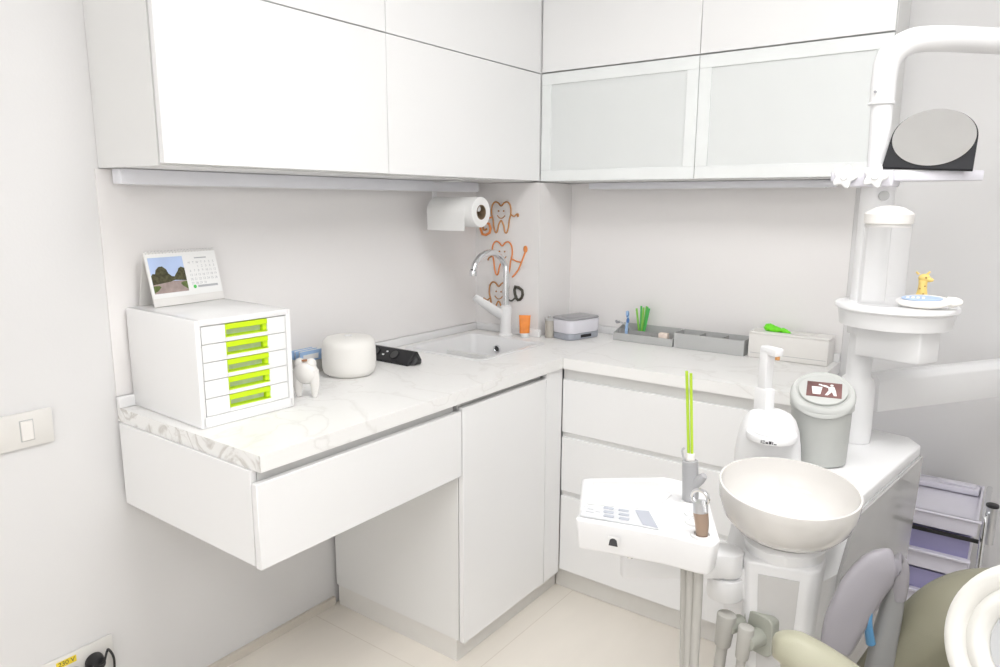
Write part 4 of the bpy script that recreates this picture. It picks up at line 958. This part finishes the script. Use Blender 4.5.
# mirror
t = thing('round_mirror', 'round mirror in a black square-bottomed stand on the bracket of the pole', 'mirror', (1.69, -0.84, bz + 0.018))
MXA = Vector((0.985, 0.02, -0.05)); MYA = Vector((-0.14, 0.59, 0.80))
FM = frame((1.693, -0.852, 0), MXA, MYA); 
R = 0.081; hh = R + 0.004
ymin = (FM.to_3x3() @ Vector((0, -hh, 0))).z
FM.translation = Vector((1.693, -0.842, bz + 0.0188 - ymin + 0.003))
out = [((R + 0.002) * math.cos(a), (R + 0.002) * math.sin(a)) for a in [PI * k / 32 for k in range(33)]] + [(-R - 0.005, -hh), (R + 0.005, -hh)]
MB().prism(out, -0.007, 0.0, 0.001, 1, mtx=FM).build('stand_plate', M['mframe'], t)
MB().prism([(0.0798 * math.cos(a), 0.0798 * math.sin(a)) for a in [2 * PI * k / 64 for k in range(64)]], 0.0001, 0.003, mtx=FM).build('mirror_glass', M['mirror'], t)

# ------------------------------------------------------------------ trolley behind the unit
t = thing('drawer_trolley', 'white and lavender plastic drawer trolley with chrome frame behind the dental unit', 'trolley', (1.66, -0.36, FZ))
x0, x1, y0, y1 = 1.44, 1.862, -0.50, -0.20
def tray_box(z0, z1, m, nm, lip=0.008):
    mb = MB(); th = 0.006
    mb.box((x0 + 0.001, y0 + 0.001, z0 + 0.001), (x1 - 0.001, y1 - 0.001, z0 + th + 0.016))
    for a, b in (((x0, y0, z0), (x1, y0 + th, z1)), ((x0, y1 - th, z0), (x1, y1, z1)), ((x0 + 0.0005, y0 + th, z0), (x0 + th, y1 - th, z1 - 0.0005)), ((x1 - th, y0 + th, z0), (x1 - 0.0005, y1 - th, z1 - 0.0005))): mb.box(a, b)
    mb.box((x0 - lip, y0 - lip, z1 - 0.006), (x1 + lip, y0 + th, z1), 0.002, 1)
    return mb.build(nm, m, t)
tp = tray_box(0.520, 0.566, M['lavw'], 'top_tray')
MB().prism([(x1 - 0.12, y1 - 0.045), (x1 - 0.02, y1 - 0.045), (x1 - 0.02, y1 - 0.012), (x1 - 0.12, y1 - 0.012)], 0.5665, 0.572, 0.003, 2).box((x0 + 0.01, y1 - 0.05, 0.545), (x1 - 0.01, y1 - 0.006, 0.566), 0.006, 2).build('tray_grip', M['lavw'], tp)
zz = 0.50
for k in range(4):
    top_ = 0.505 - k * 0.122
    MB().box((x0 + 0.01, y0 + 0.01, top_ - 0.117), (x1 - 0.012, y1 - 0.01, top_ - 0.045), 0.003, 1).build('drawer', M['lavw'], t) if False else None
    d_ = MB().box((x0 + 0.008, y0 + 0.004, top_ - 0.115), (x1 - 0.010, y1 - 0.01, top_ - 0.060), 0.003, 1).box((x0 + 0.004, y0 - 0.008, top_ - 0.066), (x1 - 0.006, y0 + 0.01, top_ - 0.058), 0.002, 1).build('drawer', M['lavw'], t)
    MB().box((x0 + 0.012, y0 + 0.016, top_ - 0.060), (x1 - 0.014, y1 - 0.014, top_ - 0.002)).build('drawer_back', M['lav'], d_)
MB().box((x0 - 0.004, y0 - 0.010, 0.506), (x1 + 0.006, y0 - 0.004, 0.516)).build('black_rail', M['dark'], t)
for px in (x1 + 0.013, x0 - 0.013):
    MB().tube([(px, y0 + 0.01, 0.03), (px, y0 + 0.01, 0.56), (px, y0 + 0.014, 0.572), (px, y0 + 0.03, 0.576), (px, y1 - 0.04, 0.576), (px, y1 - 0.024, 0.572), (px, y1 - 0.02, 0.56), (px, y1 - 0.02, 0.03)], 0.007, 12).build('chrome_frame', M['chrome'], t)
MB().cyl((x1 + 0.026, y0 + 0.05, 0.49), (x1 + 0.026, y0 + 0.05, 0.595), 0.013, n=20).build('side_handle', M['steel'], t)
MB().cyl((x1 + 0.026, y0 + 0.05, 0.5955), (x1 + 0.026, y0 + 0.05, 0.604), 0.0155, n=20, bev=0.002).build('handle_cap', M['dark'], t)
MB().box((x1 + 0.004, y0 + 0.042, 0.50), (x1 + 0.024, y0 + 0.058, 0.515)).build('handle_bracket', M['steel'], t)
for (px, py) in ((x1 + 0.012, y0 + 0.01), (x1 + 0.012, y1 - 0.02), (x0 - 0.012, y0 + 0.01), (x0 - 0.012, y1 - 0.02)):
    MB().cyl((px - 0.008, py, FZ + 0.024), (px + 0.008, py, FZ + 0.024), 0.0235, n=20, bev=0.003).box((px - 0.010, py - 0.008, FZ + 0.03), (px + 0.010, py + 0.008, 0.032)).build('castor', M['hosegreen'], t)

# ------------------------------------------------------------------ dental chair (lower right corner)
Ch = thing('dental_chair', 'olive upholstered dental chair with mauve armrest in the lower right corner', 'dental chair', (1.95, -1.45, FZ))
FWD = Vector((-0.5826, 0.7924, -0.1806)); RT = Vector((0.8052, 0.5930, 0.0045)); UPV = Vector((-0.1107, 0.1428, 0.9835))
back = frame((1.86, -1.30, 0.62), (0.86, 0.50, 0.0), (0.10, -0.10, 0.98))
bp_ = [(-0.185, -0.20), (-0.135, -0.03), (-0.085, 0.075), (-0.03, 0.135), (0.05, 0.160), (0.20, 0.150), (0.34, 0.10), (0.40, 0.0), (0.40, -0.22), (0.30, -0.32), (0.0, -0.34), (-0.16, -0.31)]
MB().puff(bp_, 0.12, 0.05, 8, mtx=back).build('backrest', M['olive'], Ch, angle=80)
sp = [(-0.052, 0.134), (-0.02, 0.115), (0.01, 0.080), (0.03, 0.04), (0.04, -0.02)]
MB().tube([back @ Vector((x, y, 0.058 if i else 0.05)) for i, (x, y) in enumerate(sp)], 0.0018, 6, smooth=4).build('backrest_piping', M['olive'], Ch)
# light olive pad, end of the leg / headrest cushion
c0 = Vector((1.645, -1.64, 0.690))
MB().sweep_flat([(1.638, -1.655, 0.728), (1.665, -1.645, 0.725), (1.72, -1.63, 0.690), (1.80, -1.60, 0.62), (1.90, -1.56, 0.52)], (0.45, -0.75, 0.45), [0.02, 0.045, 0.062, 0.075, 0.08], [0.015, 0.033, 0.042, 0.048, 0.05], 24, 8, 2.6).build('light_cushion', M['olive_l'], Ch, angle=80)
MB().puff([(-0.16, -0.20), (-0.12, 0.10), (0.0, 0.16), (0.22, 0.16), (0.36, 0.10), (0.38, -0.2), (0.3, -0.36), (-0.06, -0.36)], 0.11, 0.05, 6, mtx=frame((1.98, -1.52, 0.44), (0.86, 0.5, 0), (-0.5, 0.86, 0))).build('seat', M['olive'], Ch, angle=80)
# armrest: flat curved band rising to the back then a post down
MB().sweep_flat([(1.694, -1.462, 0.640), (1.702, -1.440, 0.684), (1.718, -1.415, 0.735), (1.738, -1.392, 0.772), (1.757, -1.375, 0.782), (1.768, -1.37, 0.762), (1.772, -1.372, 0.72)], (0.80, 0.52, -0.25), [0.026, 0.036, 0.038, 0.036, 0.028, 0.018, 0.012], [0.010, 0.014, 0.015, 0.015, 0.015, 0.014, 0.010], 24, 8, 2.4).build('armrest', M['mauve'], Ch, angle=80)
MB().sweep_flat([(1.766, -1.368, 0.770), (1.764, -1.372, 0.70), (1.758, -1.385, 0.62), (1.76, -1.40, 0.50), (1.80, -1.42, 0.42)], (0.83, 0.55, 0), [0.012, 0.018, 0.022, 0.026, 0.03], [0.012, 0.014, 0.016, 0.018, 0.02], 16, 6, 3).build('armrest_post', M['armgrey'], Ch, angle=60)
MB().tube([(1.742, -1.412, 0.645), (1.735, -1.418, 0.685), (1.735, -1.415, 0.71)], [0.008, 0.007, 0.006], 10, smooth=3).build('blue_release_lever', M['blue_l'], Ch)
MB().box((1.80, -1.60, FZ + 0.0005), (2.30, -1.15, 0.05), 0.02, 3).cyl((2.05, -1.40, 0.04), (2.02, -1.45, 0.40), 0.09, 0.07, 32, 0.01).build('chair_base', M['plastic'], Ch)

# round white operating lamp head, very near the camera on the right edge
t = thing('operating_lamp_head', 'round white ringed lamp head cut off by the right edge of the picture', 'lamp', (1.952, -1.765, 0.905))
LC = Vector((1.952, -1.765, 0.905)); toward = (Vector((1.8881, -2.7161, 1.405)) - LC).normalized()
q = (toward + Vector((-0.35, 0.0, -0.10))).normalized().to_track_quat('Z', 'Y').to_matrix().to_4x4()
MB().lathe([(0, -0.05), (0.05, -0.045), (0.085, -0.03), (0.098, -0.008), (0.100, 0.006), (0.096, 0.018), (0.088, 0.022), (0.078, 0.017), (0.074, 0.012), (0.072, 0.014), (0.066, 0.020), (0.058, 0.020), (0.052, 0.014), (0.050, 0.010), (0, 0.010)], LC, 64, q).build('lamp_housing', M['ringw'], t, angle=70)
MB().lathe([(0, 0.0105), (0.049, 0.0105), (0.047, 0.013), (0, 0.015)], LC, 48, q).build('lamp_face', M['ringg'], t)
MB().tube([LC - toward * 0.03 + Vector((0.03, 0, 0.0)), LC + Vector((0.14, 0.06, 0.03)), Vector((2.30, -1.55, 1.10)), Vector((2.34, -1.0, 1.50)), Vector((2.23, -0.27, 1.70))], [0.018, 0.02, 0.02, 0.022, 0.024], 16, smooth=6).build('lamp_support', M['ringw'], t)

# ------------------------------------------------------------------ ceiling lamps (all outside the frame)
def ceiling_lamp(x, y, w, h, power, label):
    t = thing('ceiling_light_panel', label, 'ceiling light', (x, y, CH))
    MB().box((x - w / 2 - 0.02, y - h / 2 - 0.02, CH - 0.035), (x + w / 2 + 0.02, y - h / 2, CH - 0.0005)).box((x - w / 2 - 0.02, y + h / 2, CH - 0.035), (x + w / 2 + 0.02, y + h / 2 + 0.02, CH - 0.0005)).box((x - w / 2 - 0.02, y - h / 2, CH - 0.035), (x - w / 2, y + h / 2, CH - 0.0005)).box((x + w / 2, y - h / 2, CH - 0.035), (x + w / 2 + 0.02, y + h / 2, CH - 0.0005)).build('lamp_frame', M['alu'], t)
    MB().box((x - w / 2, y - h / 2, CH - 0.025), (x + w / 2, y + h / 2, CH - 0.015)).build('lamp_diffuser', M['lamp'], t)
    L = bpy.data.lights.new('ceiling_light', 'AREA'); L.shape = 'RECTANGLE'; L.size = w; L.size_y = h; L.energy = power; L.color = (1.0, 0.985, 0.968)
    o = bpy.data.objects.new('ceiling_light', L); COL.objects.link(o); o.location = (x, y, CH - 0.04); o.parent = None
ceiling_lamp(1.85, -1.68, 1.3, 0.75, 8.5, 'ceiling light panel over the dental chair')
ceiling_lamp(1.75, -3.3, 1.2, 0.6, 4, 'ceiling light panel behind the camera')
# daylight from the window in the right wall
wf = MB()
for a, b in (((RX - 0.03, -3.62, 0.95), (RX - 0.001, -3.55, 2.25)), ((RX - 0.03, -1.85, 0.95), (RX - 0.001, -1.78, 2.25)), ((RX - 0.03, -3.55, 0.95), (RX - 0.001, -1.85, 1.02)), ((RX - 0.03, -3.55, 2.18), (RX - 0.001, -1.85, 2.25)), ((RX - 0.03, -2.73, 1.02), (RX - 0.001, -2.67, 2.18))):
    wf.box(a, b, 0.004, 1)
struct(wf.build('window_1', M['plastic']))
L = bpy.data.lights.new('daylight_and_fill', 'AREA'); L.shape = 'RECTANGLE'; L.size = 1.15; L.size_y = 1.7; L.energy = 8; L.color = (0.99, 0.99, 1.0)
o = bpy.data.objects.new('daylight_and_fill', L); COL.objects.link(o); o.location = (RX - 0.05, -2.70, 1.60); o.rotation_euler = (0, PI / 2, 0)

wf = MB()  # unseen window frame added behind the camera to go with the fill light
for a, b in (((0.63, FY + 0.001, 0.45), (0.70, FY + 0.03, 2.25)), ((2.60, FY + 0.001, 0.45), (2.67, FY + 0.03, 2.25)), ((0.70, FY + 0.001, 0.45), (2.60, FY + 0.03, 0.52)), ((0.70, FY + 0.001, 2.18), (2.60, FY + 0.03, 2.25)), ((1.62, FY + 0.001, 0.52), (1.68, FY + 0.03, 2.18))):
    wf.box(a, b, 0.004, 1)
struct(wf.build('added_window', M['plastic']))
L = bpy.data.lights.new('daylight_and_fill', 'AREA'); L.shape = 'RECTANGLE'; L.size = 1.9; L.size_y = 1.65; L.energy = 9; L.color = (1.0, 0.99, 0.985)  # added fill light, evens out the cabinet fronts and low areas
o = bpy.data.objects.new('daylight_and_fill', L); COL.objects.link(o); o.location = (1.65, FY + 0.05, 1.35); o.rotation_euler = (PI / 2, 0, 0)

# ------------------------------------------------------------------ camera and view
W_ = bpy.data.worlds.new('World'); SC.world = W_; W_.use_nodes = True
W_.node_tree.nodes['Background'].inputs['Color'].default_value = (0.9, 0.95, 1, 1); W_.node_tree.nodes['Background'].inputs['Strength'].default_value = 0.5
cd = bpy.data.cameras.new('camera'); cam = bpy.data.objects.new('camera', cd); COL.objects.link(cam)
yaw, pitch, roll, f = -0.634, 0.1816, 0.0046, 713.7
fw = Vector((math.sin(yaw) * math.cos(pitch), math.cos(yaw) * math.cos(pitch), -math.sin(pitch)))
rt = Vector((math.cos(yaw), -math.sin(yaw), 0)); up = rt.cross(fw)
r2 = rt * math.cos(roll) + up * math.sin(roll); u2 = -rt * math.sin(roll) + up * math.cos(roll)
mw = Matrix((r2, u2, -fw)).transposed().to_4x4(); mw.translation = Vector((1.8881, -2.7161, 1.405))
cam.matrix_world = mw
cd.sensor_width = 36; cd.lens = f * 36 / 1000; cd.clip_start = 0.02
SC.camera = cam
SC.view_settings.view_transform = 'Standard'; SC.view_settings.look = 'None'
SC.view_settings.gamma = 1; SC.view_settings.use_curve_mapping = False
SC.view_settings.exposure = 0.02
